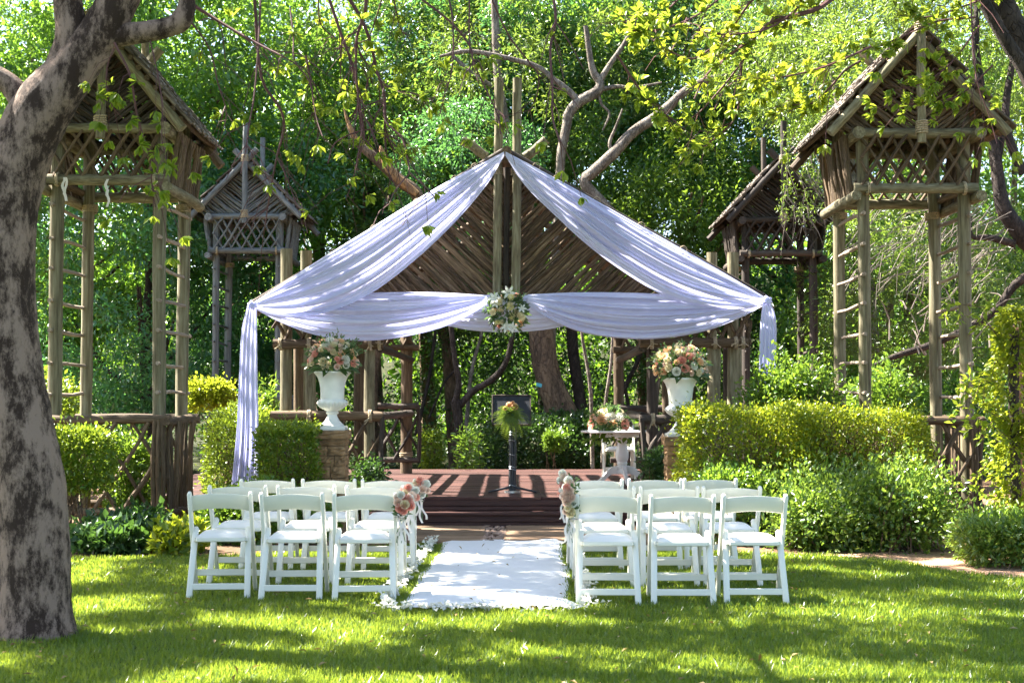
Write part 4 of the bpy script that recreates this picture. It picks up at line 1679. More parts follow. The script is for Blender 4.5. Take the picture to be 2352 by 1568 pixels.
drape('drape', 'sheer white drape swept along the left slope of the gable', [(1158, 348), (1006, 430), (858, 520), (714, 608), (578, 697)],
      [(1158, 358), (1118, 425), (1050, 506), (960, 592), (862, 668), (770, 712), (690, 727), (625, 722), (580, 705)], GY - .02, 90, 90, .036, 4.2, 4)
drape('drape', 'sheer white drape swept along the right slope of the gable', [(1161, 348), (1314, 429), (1466, 514), (1616, 599), (1765, 687)],
      [(1161, 358), (1205, 425), (1275, 494), (1350, 562), (1440, 628), (1530, 680), (1610, 704), (1700, 708), (1763, 695)], GY - .02, 90, 90, .036, 4.2, 9)
drape('drape', 'white swag hanging below the gable left of the hanging bouquet', [(582, 703), (700, 684), (860, 672), (1000, 671), (1118, 678)],
      [(582, 708), (640, 738), (720, 768), (810, 782), (900, 778), (1000, 757), (1070, 730), (1118, 700)], GY + .10, 90, 80, .032, 4.5, 13)
drape('drape', 'white swag hanging below the gable right of the hanging bouquet', [(1212, 676), (1330, 671), (1480, 673), (1640, 684), (1762, 692)],
      [(1212, 700), (1262, 733), (1340, 764), (1440, 778), (1530, 776), (1620, 760), (1700, 730), (1762, 697)], GY + .10, 90, 80, .032, 4.5, 17)
drape('drape', 'short white swag behind the hanging bouquet between the two long swags', [(1000, 690), (1080, 680), (1165, 676), (1250, 680), (1330, 690)],
      [(1000, 742), (1080, 758), (1165, 763), (1250, 757), (1330, 742)], GY + .22, 50, 40, .016, 4, 21)
for sgn, (tx, ty) in ((-1, (578, 700)), (1, (1762, 690))):
    if sgn < 0:
        drape('drape', 'long white curtain tail falling from the left eave to the flower bed', [(568, 702), (555, 760), (549, 860), (543, 980), (531, 1112)],
              [(590, 703), (591, 760), (592, 860), (594, 980), (593, 1112)], GY - .05, 60, 60, .05, 4.2, 31, 0.02, mid_amp=False)
    else:
        drape('drape', 'long white curtain tail falling from the right eave behind the bushes', [(1752, 692), (1746, 760), (1743, 860), (1735, 980), (1715, 1075)],
              [(1768, 690), (1783, 740), (1781, 860), (1776, 980), (1770, 1075)], GY - .05, 60, 50, .05, 4.2, 37, 0.02, mid_amp=False)


for nm, (kx, ky) in (('drape.005', (580, 701)), ('drape.006', (1762, 690))):
    kp = at(kx, ky, GY - .07)
    kb = MB()
    for ang in (0.5, 1.9, 2.8):
        ax_ = Vector((math.cos(ang), 0, math.sin(ang)))
        kb.tube([kp - ax_ * .055, kp - ax_ * .03 + Vector((0, -.03, 0)), kp + ax_ * .03 + Vector((0, -.03, 0)), kp + ax_ * .055], [.012, .026, .026, .012], 8)
    kb.build('knot', M['drape'], bpy.data.objects[nm])


# ------------------------------------------------------------------ hanging bouquet


def lilies(root, c, rr):
    for dx, dz, s in ((.01, .22, .075), (-.16, .15, .075), (-.14, .09, .06), (-.02, -.19, .07), (.06, -.2, .065), (.17, .03, .055)):
        put_flower('lily', lily_mesh(), c + Vector((dx, -.15, dz)), (dx * .8, -1, .15 + rr.uniform(-.3, .3)), s, root)
    for i in range(15):
        a = rr.uniform(0, 6.28)
        r = rr.uniform(.05, .19)
        put_flower('chrysanthemum', mum_mesh(rr.choice(['p_cream', 'p_lemon', 'p_cream'])), c + Vector((r * math.cos(a), -.15, r * math.sin(a))), (math.cos(a) * .4, -1, math.sin(a) * .4), rr.uniform(.04, .055), root)


arrangement('hanging_bouquet', 'round bouquet of lilies, cream chrysanthemums and roses hung on the white swag', at(1166, 716, GY - .02), (.22, .14, .23), 14, .034, 520, .085, 18,
            Vector((0, -1, 0)), pal=['p_peach', 'p_pink', 'p_cream', 'p_peach'], extra=lilies, seed=6, low=-1)

# ------------------------------------------------------------------ stilt hut towers


SHINGLES = {}


def shingle_mesh(matkey, w, l, k):
    key = (matkey, round(w, 2), round(l, 2), k)
    if key not in SHINGLES:
        rr = random.Random(k)
        mb = MB()
        n = 4
        vs = []
        for s in range(2):
            for i in range(n + 1):
                u = i / n - .5
                zt = .022 * math.cos(u * 2.6) + rr.uniform(-.004, .004)
                for lz in (0, 1):
                    vs.append((u * w * rr.uniform(.93, 1.05), lz * l + rr.uniform(-.02, .02) * lz, (zt if s else zt - .018)))
        fs = []
        m = 2 * (n + 1)
        for i in range(n):
            a = 2 * i
            fs.append((m + a, m + a + 2, m + a + 3, m + a + 1))
            fs.append((a, a + 1, a + 3, a + 2))
            fs.append((a, a + 2, m + a + 2, m + a))
            fs.append((a + 1, m + a + 1, m + a + 3, a + 3))
        fs.append((0, m, m + 1, 1))
        fs.append((2 * n, 2 * n + 1, m + 2 * n + 1, m + 2 * n))
        SHINGLES[key] = mb.add(vs, fs).mesh('shingle', M[matkey], False)
    return SHINGLES[key]


def tower(label, cx, cy, W, zb, zt, za, zrail, mats, visible_side, seed, finial=0.45, base=0.0, dw=.3, dz=.3, rungs=True, fence=True, ribbons=False):
    random.seed(seed)
    PM, SM, RM, GM = (M[k] for k in mats)
    t = thing('stilt_hut', label, 'hut', (cx, cy, base), 'stilt huts around the pavilion')
    h = W / 2
    X0, X1, Y0, Y1 = cx - h, cx + h, cy - h, cy + h
    rp = .073
    for x in (X0, X1):
        for y in (Y0, Y1):
            j = Vector((random.uniform(-.02, .02), random.uniform(-.02, .02), 0))
            stick('post', Vector((x, y, base - .05)) + j, Vector((x, y, zt + .35)), rp * random.uniform(.94, 1.06), PM, t, 'pole')
    ov = .12
    # floor beams and top beams
    for y, dz in ((Y0 - rp - .05, 0), (Y1 + rp + .05, 0)):
        stick('beam', (X0 - ov, y, zb + dz), (X1 + ov, y, zb + dz), .06, PM, t, 'pole')
        stick('beam', (X0 - ov, y, zt), (X1 + ov, y, zt), .055, PM, t, 'pole')
    for x, s in ((X0 - rp - .05, -1), (X1 + rp + .05, 1)):
        stick('beam', (x, Y0 - .26, zb - .10), (x, Y1 + .26, zb - .10), .06, PM, t, 'pole')
        stick('beam', (x - s * .02, Y0 - .32, zt - .03), (x - s * .02, Y1 + .32, zt - .03), .07, PM, t, 'pole')
        stick('beam', (x - s * .06, Y0 - .1, zb + .03), (x - s * .06, Y1 + .1, zb + .03), .04, SM, t, 'pole')
        # basket side of near-vertical sticks
        n = 13
        for i in range(n):
            y = Y0 - .10 + (W + .2) * (i + .5) / n
            stick('wall_stick', (x + s * .0, y + random.uniform(-.02, .02), zb - .06), (x + s * .09, y + random.uniform(-.03, .03), zt - .02), .028 * random.uniform(.8, 1.2), SM, t, 'split')
    # lattice front and back
    lattice(t, (X0 - .04, Y0 - rp - .06, 0), (X1 + .04, Y0 - rp - .06, 0), zb + .03, zt - .02, 9, .019, SM, .62, .025)
    lattice(t, (X0 - .04, Y1 + rp + .06, 0), (X1 + .04, Y1 + rp + .06, 0), zb + .03, zt - .02, 9, .019, SM, .62, .025)
    # floor
    fl = 9
    # roof
    hw = h + dw
    ze = zt - dz
    yf, yb = Y0 - .30, Y1 + .30
    ap = lambda y: Vector((cx, y, za))
    for y in (yf, yb):
        for s in (-1, 1):
            e = Vector((cx + s * hw, y, ze))
            d = (ap(y) - e).normalized()
            stick('rafter', e - d * .05, ap(y) + d * (.32 if y == yb or finial > .3 else .05) + Vector((0, s * .06, 0)), .058, PM, t, 'pole')
    for s in (-1, 1):
        e = Vector((cx + s * (hw + .03), yb - .12, ze - .06))
        d = (ap(yb) - e).normalized()
        stick('rafter', e - d * .16, ap(yb - .12), .055, SM, t, 'pole')
    stick('ridge_pole', ap(yf + .06) + Vector((0, 0, -.03)), ap(yb - .06) + Vector((0, 0, -.03)), .05, PM, t, 'pole')
    # finial poles
    stick('finial_pole', (cx, yf - .09, zt - .16), (cx + .01, yf - .09, za + finial), .052, PM, t, 'pole')
    stick('finial_pole', (cx, yb + .02, za - .3), (cx, yb + .02, za + finial * 1.1), .05, PM, t, 'pole')
    rope((cx, yf - .09, zt - .06), (cx, yf - .09, zt + .09), .056, t)
    rope((cx, yf - .09, za - .02), (cx, yf - .09, za + .11), .056, t)
    for s in (-1, 1):
        rope((cx + s * (h + .10), yf + .22, zt - .02), (cx + s * (h + .13), yf + .22, zt - .02), .06, t, turns=2)
        rope((cx + s * (h - .02), Y1, zb - .20), (cx + s * (h - .02), Y1, zb - .11), rp + .004, t)
        rope((cx + s * (h - .05), Y0 - rp - .05, zb), (cx + s * (h - .02), Y0 - rp - .05, zb), .064, t, turns=2)
    # gables
    gb = Vector((cx, Y0 - .10, zt + .03))
    k = (za - zt - .05) / (za - ze)
    gable_fill('gable_stick', t, gb, hw * k, hw * k, za - zt - .08, Y0 - .10, .060, .021, math.radians(38), GM, .15)
    gable_fill('gable_stick', t, Vector((cx, Y1 + .1, zt + .03)), hw * k, hw * k, za - zt - .08, Y1 + .1, .10, .05, math.radians(38), GM, .1)
    # roof skin: lath poles under rows of rough shingles
    for s in (-1, 1):
        e = Vector((cx + s * hw, 0, ze))
        d = Vector((cx, 0, za)) - e
        L = d.length
        d.normalize()
        nrm = Vector((s * d.z * 1.0, 0, abs(d.x))).normalized()
        if nrm.z < 0:
            nrm = -nrm
        for i in range(9):
            p = e + d * L * (i + .3) / 9 + nrm * .055
            stick('roof_lath', Vector((p.x, yf - .02, p.z)), Vector((p.x, yb + .02, p.z)), .03, SM, t, 'pole')
        vis = (s == visible_side)
        wS, rows = (.125, 11) if vis else (.30, 7)
        ncol = int((yb - yf + .1) / wS)
        for r in range(rows):
            for c in range(ncol):
                pos = e - d * .05 + d * (L * r / rows) + nrm * (.105 + .004 * (c % 2))
                o = bpy.data.objects.new('shingle', shingle_mesh('shingle', wS * 1.12, L / rows * 1.75, random.randint(0, 4)))
                COL.objects.link(o)
                o.parent = t
                yy = yf - .04 + (yb - yf + .08) * (c + .5 + (.5 if r % 2 else 0)) / (ncol + .5)
                # local x along Y, local y up the slope, local z outward ; butt tilted up a little
                dd = (d - nrm * .10).normalized()
                xx = Vector((0, -s, 0))
                zz = xx.cross(dd).normalized()
                Rm = Matrix((xx, dd, zz)).transposed().to_4x4()
                Rm = Rm @ Matrix.Rotation(random.uniform(-.05, .05), 4, 'Z') @ Matrix.Rotation(random.uniform(-.07, .07), 4, 'X')
                Rm.translation = Vector((pos.x, yy, pos.z)) + nrm * random.uniform(0, .02) - wloc(t)
                o.matrix_basis = Rm
    if rungs:
        for x in (X0, X1):
            for i in range(7):
                z = base + 1.55 + i * .345 * (zb - base) / 3.9
                if z > zb - .2:
                    break
                xx = x + (rp if x == X0 else -rp) * 0 + (-1 if x == X0 else 1) * .02
                stick('rung', (xx, Y0 - rp - .02 - .08, z + random.uniform(-.02, .02)), (xx + random.uniform(-.03, .03), Y1 + .14, z + random.uniform(-.03, .03)), .021, RM, t, 'stick')
    if fence:
        zr, zl = base + zrail, base + .25
        for y in (Y0 - rp - .05, Y1 + rp + .05):
            stick('rail', (X0 - .16, y, zr), (X1 + .16, y, zr), .05, SM, t, 'pole')
            stick('rail', (X0 - .14, y, zl), (X1 + .14, y, zl), .05, SM, t, 'pole')
            lattice(t, (X0 - .06, y, 0), (X1 + .06, y, 0), zl + .03, zr - .03, 5, .024, SM, .62, .03)
        for x, s in ((X0 - rp - .05, -1), (X1 + rp + .05, 1)):
            stick('rail', (x, Y0 - .2, zr - .02), (x, Y1 + .2, zr - .02), .05, SM, t, 'pole')
            stick('rail', (x, Y0 - .2, zl - .02), (x, Y1 + .2, zl - .02), .05, SM, t, 'pole')
            for i in range(11):
                y = Y0 - .12 + (W + .24) * (i + .5) / 11
                stick('fence_stick', (x + random.uniform(-.03, .03), y + random.uniform(-.03, .03), zl - .04), (x + random.uniform(-.02, .04) * s, y + random.uniform(-.03, .03), zr - .02), .026 * random.uniform(.8, 1.2), SM, t, 'split')
        for x in (X0 - .04, X1 + .04):
            for dx in (-.05, 0, .05):
                stick('fence_stick', (x + dx, Y0 - rp - .09, zl - .03), (x + dx * .8, Y0 - rp - .09, zr), .024, SM, t, 'split')
    return t


A_ = at(251.5, 416, 15.8)
h1 = tower('tall brown stilt hut behind the patchy leaning tree trunk', A_.x, 15.8 + .58, 1.155, A_.z, zat(300, 15.8), zat(92, 15.8), 1.27, ('post', 'brown', 'rung', 'dark'), 1, 101, .35, dw=.27, dz=.27)
A_ = at(2097, 436, 16.5)
h2 = tower('tall sunlit stilt hut rising behind the long golden hedge', A_.x, 16.5 + .6, 1.19, A_.z, zat(310, 16.5), zat(92, 16.5), 1.25, ('post', 'brown', 'rung', 'brown'), -1, 202, .08, dw=.40, dz=.31)
A_ = at(569.5, 577, 27.1)
h3 = tower('grey weathered stilt hut far back beyond the left curtain tail', A_.x, 27.1 + .6, 1.2, A_.z, zat(499, 27.1), zat(377, 27.1), 1.2, ('grey', 'grey', 'grey', 'grey'), 1, 303, .72, .35, dw=.42, dz=.17)
A_ = at(1791, 584, 24.8)
h4 = tower('dark stilt hut half hidden by olive branches above the right eave', A_.x, 24.8 + .6, 1.19, A_.z, zat(507, 24.8), zat(380, 24.8), 1.2, ('dark', 'dark', 'dark', 'dark'), -1, 404, .7, .1, dw=.32, dz=.26)
random.seed(77)
# cloth strips tied to the left hut's beam
for i, (px_, py_, ln) in enumerate(((152, 408, 55), (147, 408, 40), (246, 412, 38), (249, 436, 40))):
    a = at(px_, py_, 15.60)
    vs, fs = [], []
    for k in range(7):
        z = a.z - scl(ln, 15.6) * k / 6
        x = a.x + .012 * math.sin(k * 1.3 + i)
        vs += [(x - .014, 15.58 + .01 * math.sin(k + i), z), (x + .014, 15.585, z)]
        if k:
            fs.append((2 * k - 2, 2 * k - 1, 2 * k + 1, 2 * k))
    o = MB().add(vs, fs).build('cloth_strip', M['ribbon'])
    tag(o, ['longer pale cloth strip tied at left end of the brown hut beam', 'shorter pale cloth strip tied at left end of the brown hut beam',
            'upper pale cloth strip hanging mid beam of the brown hut', 'lower pale cloth strip hanging mid beam of the brown hut'][i], 'cloth strip', 'cloth strips on the hut beam')

# ------------------------------------------------------------------ hedges and shrubs
X = lambda px, Y: at(px, 900, Y).x
Z = lambda py, Y: max(zat(py, Y), 0)
hedge('hedge', 'small square clipped hedge beside the patchy leaning tree trunk', X(120, 14.6), X(245, 14.6), 14.3, 14.95, .55, Z(995, 14.6), 6500, .05, M['l_hedge'], 'clipped hedges', rnd=.2, seed=1, stems=14)
hedge('hedge', 'square clipped hedge standing against the left stone pillar', X(592, 16.0), X(738, 16.0), 15.75, 16.5, .05, Z(977, 16.0), 9500, .045, M['l_hedge'], 'clipped hedges', rnd=.2, seed=2, stems=50)
hedge('hedge', 'rounded sloping hedge behind the left curtain tail', X(452, 17.6), X(650, 17.6), 17.3, 19.0, .0, Z(925, 17.6), 13000, .045, M['l_hedge'], 'clipped hedges', rnd=.9, seed=3, stems=110, lump=.03)
hedge('hedge', 'long golden clipped hedge in front of the right stone pillar', X(1562, 15.4), X(1850, 15.4), 15.1, 16.0, .25, Z(936, 15.4), 17000, .042, M['l_gold'], 'clipped hedges', rnd=.22, seed=4, stems=80, vol=.25)
hedge('hedge', 'leggy clipped hedge with bare stems before the sunlit stilt hut', X(1830, 15.2), X(2125, 15.2), 14.9, 15.9, .62, Z(945, 15.2), 14000, .042, M['l_gold'], 'clipped hedges', rnd=.3, seed=5, stems=170, vol=.3)
hedge('shrub', 'low sprawling pale leaved shrub beside the right chair rows', X(1760, 14.2), X(2010, 14.2), 13.9, 15.2, .0, Z(1120, 14.2), 13000, .055, M['l_silver'], 'loose shrubs', 'shrub', .8, .2, .22, seed=6, stems=40)
hedge('shrub', 'low pale leaved shrub in front of the sunlit hut fence', X(1960, 14.0), X(2175, 14.0), 13.6, 14.9, .0, Z(1100, 14.0), 11000, .055, M['l_silver'], 'loose shrubs', 'shrub', .8, .2, .22, seed=7, stems=40)
hedge('shrub', 'dark green shrub between the golden hedge and the right chairs', X(1580, 14.9), X(1800, 14.9), 14.6, 15.2, .0, Z(1075, 14.9), 8000, .05, M['l_bright'], 'loose shrubs', 'shrub', .7, .07, .07, seed=8, stems=40)
hedge('bush', 'tall rounded bush under the right curtain tail', X(1722, 16.5), X(1930, 16.5), 16.25, 16.95, .1, Z(835, 16.5), 15000, .06, M['l_bright'], 'loose shrubs', 'bush', .8, .2, .2, seed=9, stems=60)
hedge('bush', 'light green bush between the posts of the sunlit stilt hut', X(1985, 18.6), X(2120, 18.6), 18.4, 19.6, .2, Z(835, 18.6), 8000, .07, M['l_bright'], 'loose shrubs', 'bush', .9, .2, .2, seed=10, stems=30)
hedge('topiary', 'yellow leaved ball topiary between the left huts', X(428, 20.5), X(528, 20.5), 20.2, 21.0, Z(945, 20.5), Z(878, 20.5), 4500, .06, M['l_yellow'], 'topiary shrubs', 'topiary', .7, .06, .06, seed=11, stems=6)
hedge('topiary', 'small clipped topiary behind the deck right of the lectern', X(1246, 25.2), X(1295, 25.2), 25.0, 25.5, Z(1040, 25.2), Z(994, 25.2), 1800, .06, M['l_bright'], 'topiary shrubs', 'topiary', .6, .05, .05, seed=12, stems=5)
hedge('topiary', 'small bright topiary behind the deck beside the brown rear post', X(965, 25.2), X(1010, 25.2), 25.0, 25.5, .1, Z(988, 25.2), 1800, .06, M['l_hedge'], 'topiary shrubs', 'topiary', .6, .05, .05, seed=13, stems=5)
hedge('shrub', 'upright light leaved shrub behind the deck left of the lectern', X(1052, 25.0), X(1100, 25.0), 24.7, 25.2, .1, Z(985, 25.0), 700, .10, M['l_bright'], 'loose shrubs', 'shrub', .9, .1, .12, .3, seed=14, stems=8)
hedge('hedge', 'dark low hedge along the back of the deck', X(1110, 26.0), X(1400, 26.0), 25.7, 26.8, .0, Z(962, 26.0), 15000, .07, M['l_dark'], 'clipped hedges', rnd=.5, seed=15, stems=30, lump=.12)
hedge('shrub', 'dark leafy shrub climbing round the base of the leaning trunk', X(1250, 27.5), X(1370, 27.5), 27.2, 28.4, .0, Z(940, 27.5), 6000, .08, M['l_dark'], 'loose shrubs', 'shrub', .9, .1, .1, seed=16, stems=10)
hedge('shrub', 'glossy climbing shrub at the foot of the left lattice panel', X(815, 17.0), X(882, 17.0), 16.9, 17.5, .0, Z(1050, 17.0), 1900, .06, M['l_dark'], 'loose shrubs', 'shrub', .8, .08, .1, seed=17, stems=12)
hedge('shrub', 'glossy climbing shrub at the foot of the right lattice panel', X(1478, 17.0), X(1545, 17.0), 16.9, 17.5, .0, Z(1035, 17.0), 2200, .06, M['l_dark'], 'loose shrubs', 'shrub', .8, .08, .1, seed=18, stems=12)
hedge('shrub', 'broad leaved ground shrub at the foot of the brown stilt hut', X(170, 14.2), X(370, 14.2), 13.6, 15.0, .0, Z(1205, 14.2), 5000, .09, M['l_dark'], 'loose shrubs', 'shrub', .8, .06, .07, .6, seed=19, stems=6)
hedge('shrub', 'variegated low shrub beside the outermost left chairs', X(375, 13.9), X(450, 13.9), 13.5, 14.3, .0, Z(1222, 13.9), 800, .10, M['l_gold'], 'loose shrubs', 'shrub', .8, .06, .07, .6, seed=20, stems=4)
hedge('shrub', 'dark bedding shrub between the left chairs and the clipped hedge', X(440, 14.9), X(760, 14.9), 14.6, 15.6, .0, Z(1135, 14.9), 9000, .06, M['l_bright'], 'loose shrubs', 'shrub', .7, .08, .08, seed=21, stems=20)
hedge('shrub', 'leafy shrub inside the fence of the brown stilt hut', X(240, 16.0), X(360, 16.0), 15.8, 16.9, .1, Z(1000, 16.0), 5200, .06, M['l_bright'], 'loose shrubs', 'shrub', .8, .1, .1, seed=22, stems=25)
hedge('shrub', 'long leaved plant behind the left curtain and the pavilion rail', X(585, 18.8), X(640, 18.8), 18.6, 19.2, .2, Z(862, 18.8), 700, .13, M['l_bright'], 'loose shrubs', 'shrub', .9, .1, .1, .22, seed=23, stems=10)
hedge('shrub', 'pale spreading shrub at the foot of the vine covered pole', X(2190, 12.9), X(2400, 12.9), 12.4, 13.4, .0, Z(1190, 12.9), 8500, .06, M['l_silver'], 'loose shrubs', 'shrub', .8, .08, .1, .4, seed=24, stems=20)
hedge('shrub', 'green shrub beyond the open left lawn beside the tree trunk', X(-60, 22), X(140, 22), 21.5, 24.0, .0, Z(880, 22), 9000, .09, M['l_hedge'], 'loose shrubs', 'shrub', .8, .15, .12, seed=25, stems=10)

# vine on a post with a red trellis
VY = 13.6
vine = thing('vine', 'yellow green climbing vine over a post at the lawn edge', 'vine', (X(2320, VY), VY, 0))
stick('support_post', (X(2330, VY), VY, 0), (X(2330, VY), VY, Z(760, VY)), .05, M['dark'], vine, 'pole')
rng = np.random.default_rng(44)
n = 3600
tz = rng.random(n) ** .8
zt_ = Z(700, VY)
zz = tz * zt_
rad = .52 * (1 - .6 * tz) * (.75 + .35 * np.sin(zz * 4 + 1) + .25 * np.sin(zz * 9))
a = rng.random(n) * 2 * np.pi
P = np.stack([X(2335, VY) + np.cos(a) * rad * (rng.random(n) ** .4), VY + np.sin(a) * rad * .8, zz], 1)
D = unit(np.stack([np.cos(a), np.sin(a), -.6 + .4 * rng.random(n)], 1) + rdir(n, rng) * .6)
NN = unit(rdir(n, rng) + np.array([0, -.2, .6]))
L = .065 * (.6 + .8 * rng.random(n))
o = link_mesh('leaves', leaf_mesh('leaves', P, D, NN, L, L * .5, M['l_yellow']), vine)
o['kind'] = 'stuff'
mb = MB()
rr = random.Random(12)
for s in range(26):
    p = Vector((X(2330, VY) + rr.uniform(-.2, .1), VY + rr.uniform(-.2, .2), rr.uniform(.4, zt_)))
    q = p + Vector((-rr.uniform(.12, .42), rr.uniform(-.2, .2), rr.uniform(.05, .3)))
    e = q + Vector((-rr.uniform(.0, .16), 0, -rr.uniform(0, .25)))
    mb.tube([p, q, e], [.005, .004, .003], 4, False)
    k = 16
    PP = np.array([tuple(p.lerp(q, t) if t < 1 else q.lerp(e, t - 1)) for t in np.linspace(.2, 2, k)])
    LL = .075 * (.7 + .6 * rng.random(k))
    o = link_mesh('tendril', leaf_mesh('tendril', PP, rdir(k, rng) + np.array([-.4, 0, -.2]), unit(rdir(k, rng) + np.array([0, -.3, .8])), LL, LL * .45, M['l_near']), vine)
    o['kind'] = 'stuff'
o = mb.build('vine_stems', M['bark_brown'], vine)
o['kind'] = 'stuff'
tre = thing('trellis', 'reddish wooden trellis post with short cross slats beside the vine', 'trellis', (X(2346, 14.4), 14.4, 0))
M['redwood'] = wood_mat('red_trellis_wood', [(.22, .09, .06), (.36, .17, .12), (.45, .25, .18)], grain=(1.3, 1.3, 3.0), scale=2)
MB().box((X(2343, 14.4), 14.4, Z(738, 14.4) / 2), (.05, .05, Z(738, 14.4)), None, .005).build('upright', M['redwood'], tre, smooth=False)
MB().box((X(2400, 14.4), 14.4, Z(738, 14.4) / 2), (.05, .05, Z(738, 14.4)), None, .005).build('upright', M['redwood'], tre, smooth=False)
for py_ in (752, 783, 818, 857, 900):
    MB().box((X(2368, 14.4), 14.37, Z(py_, 14.4)), (.36, .018, .038), None, .003).build('slat', M['redwood'], tre, smooth=False)

# ------------------------------------------------------------------ trees


def limb(mb, pts, wid, Y, n=10, seed=0, sub=4, dy=None, wob=.03):
    """limb through picture points at distance Y (dy: extra distance per point); wid in picture units"""
    dy = dy or [0] * len(pts)
    P = [tuple(at(x, y, Y + d)) for (x, y), d in zip(pts, dy)]
    m = (len(P) - 1) * sub + 1
    C = catmull(P, m)
    Wd = catmull([(scl(w, Y),) for w in wid], m)[:, 0]
    mb.tube([Vector(c) for c in C], [max(.004, w / 2) for w in Wd], n, True, wob, seed)


# --- the big patchy tree at the left
TYL = 8.95
base_l = at(78, 1457, TYL)
tree = thing('patchy_tree', 'thick leaning tree with patchy pale and dark bark beside the brown hut', 'tree', (base_l.x, TYL, 0))
mb = MB()
limb(mb, [(78, 1472), (78, 1440), (78, 1380), (78, 1250), (66, 1100), (48, 1000), (24, 850), (10, 700), (8, 560), (20, 450), (52, 340), (100, 245), (158, 170), (220, 92), (262, 20), (300, -60), (330, -160)],
     [205, 184, 166, 160, 158, 152, 144, 142, 142, 142, 140, 134, 112, 98, 92, 84, 76], TYL, 28, 3, 5, wob=.022)
limb(mb, [(120, 215), (148, 150), (163, 90), (158, 20), (145, -50), (135, -140)], [90, 84, 74, 68, 64, 58], TYL, 16, 4, 4, wob=.02)
limb(mb, [(215, 108), (262, 84), (330, 74), (390, 62), (418, 44), (430, 5), (426, -60), (440, -160)], [62, 56, 50, 46, 50, 38, 32, 28], TYL, 16, 5, 4, wob=.02)
limb(mb, [(60, 240), (24, 196), (-20, 168), (-120, 120), (-260, 30)], [70, 52, 48, 42, 36], TYL, 14, 6, 4, wob=.02)
# limbs that carry the unseen crown, spread over the lawn to dapple it with shade
top1, top2, top3 = at(330, -160, TYL), at(135, -140, TYL), at(440, -160, TYL)


def patchy(x, y, z):  # keeps crown clumps out of view, shaped to shade lawn, runner and seats
    if z < 1.46 + (923.5 + 60) * y / F2:
        return 0.0
    gx, gy_ = x - z * SUN_DIR.x / SUN_DIR.z, y - z * SUN_DIR.y / SUN_DIR.z
    v = math.sin(gx * 2.3 + 1.1 * math.sin(gy_ * 1.7)) + math.sin(gy_ * 3.1 + 1.3 * math.sin(gx * 1.3 + 2)) + .7 * math.sin(gx * 4.1 - gy_ * 3.3)
    car = abs(gx + .05) < .75 and 10.3 < gy_ < 14.6
    seats = 9.9 < gy_ < 13.3 and abs(gx) < 2.7
    return 1.0 if v > (-1.5 if car else (-1.2 if seats else -.3)) else .05


def cover(name, x0, x1, y0, y1, z0, z1, ncl, per, cr, ll, mat, seed, parent, limbs_from=(), limbmat=None, dens=None):
    rng = np.random.default_rng(seed)
    C = np.stack([rng.uniform(x0, x1, ncl), rng.uniform(y0, y1, ncl), rng.uniform(z0, z1, ncl)], 1)
    if dens is not None:
        keep = np.array([dens(*c) > rng.random() for c in C])
        C = C[keep]
    P, Dd, NN = clump_leaves(C, per, cr * (.6 + .8 * rng.random(len(C))), rng, up=.9, down=.1, flat=.6)
    L = ll * (.6 + .8 * rng.random(len(P)))
    o = link_mesh(name, leaf_mesh(name, P, Dd, NN, L, L * .5, mat, .6), parent)
    o['kind'] = 'stuff'
    rr = random.Random(seed)
    for k, s in enumerate(limbs_from):
        for j in range(4):
            e = Vector(C[rr.randrange(len(C))])
            mid_ = Vector(s).lerp(e, .5) + Vector((0, 0, .5))
            limbmat.tube([Vector(s), mid_, e], [.04, .022, .009], 7, True, .05, k * 7 + j)
    return C


CROWN_C = cover('crown', -11.5, 1.4, 7.2, 20.0, 5.6, 8.4, 1050, 200, .33, .11, M['l_crown'], 61, tree, (top1, top2, top3), mb,
                patchy)
trunk = mb.build('trunk', M['bark_pale'], tree)

# --- the tree above the right corner
TYR = 12.5
rtree = thing('overhanging_tree', 'dark leaning tree with yellow green sprays above the sunlit hut', 'tree', (at(2480, 900, TYR).x, TYR, 0))
mbr = MB()
limb(mbr, [(2500, 1310), (2490, 900), (2450, 500), (2400, 240), (2352, 118), (2310, 30), (2270, -60), (2200, -200)], [90, 80, 74, 68, 64, 60, 54, 40], TYR, 14, 8, 4)
limb(mbr, [(2420, 300), (2352, 160), (2312, 95), (2268, 20), (2235, -50), (2180, -150)], [36, 34, 30, 28, 24, 18], TYR - .3, 10, 9, 4)
rt1, rt2 = at(2200, -200, TYR), at(2180, -150, TYR)
cover('crown', 2.2, 9.0, 9.2, 16.0, 5.4, 7.4, 160, 200, .33, .11, M['l_crown'], 62, rtree, (rt1, rt2), mbr,
      patchy)  # out-of-view crown, clumps placed for the shade they cast
mbr.build('trunk', M['bark_dark'], rtree)

# --- hanging branches with leaf rosettes (they belong to the tree they hang from)


def rosette(c, n, ll, rng, axis=None):
    axis = rdir(1, rng)[0] if axis is None else unit(np.array(axis))
    d = unit(rdir(n, rng) * .8 + axis)
    P = np.repeat(np.array([tuple(c)]), n, 0) + d * .008
    return P, d, unit(rdir(n, rng) * .6 + np.array([0, -.15, .9])), ll * (.6 + .7 * rng.random(n))


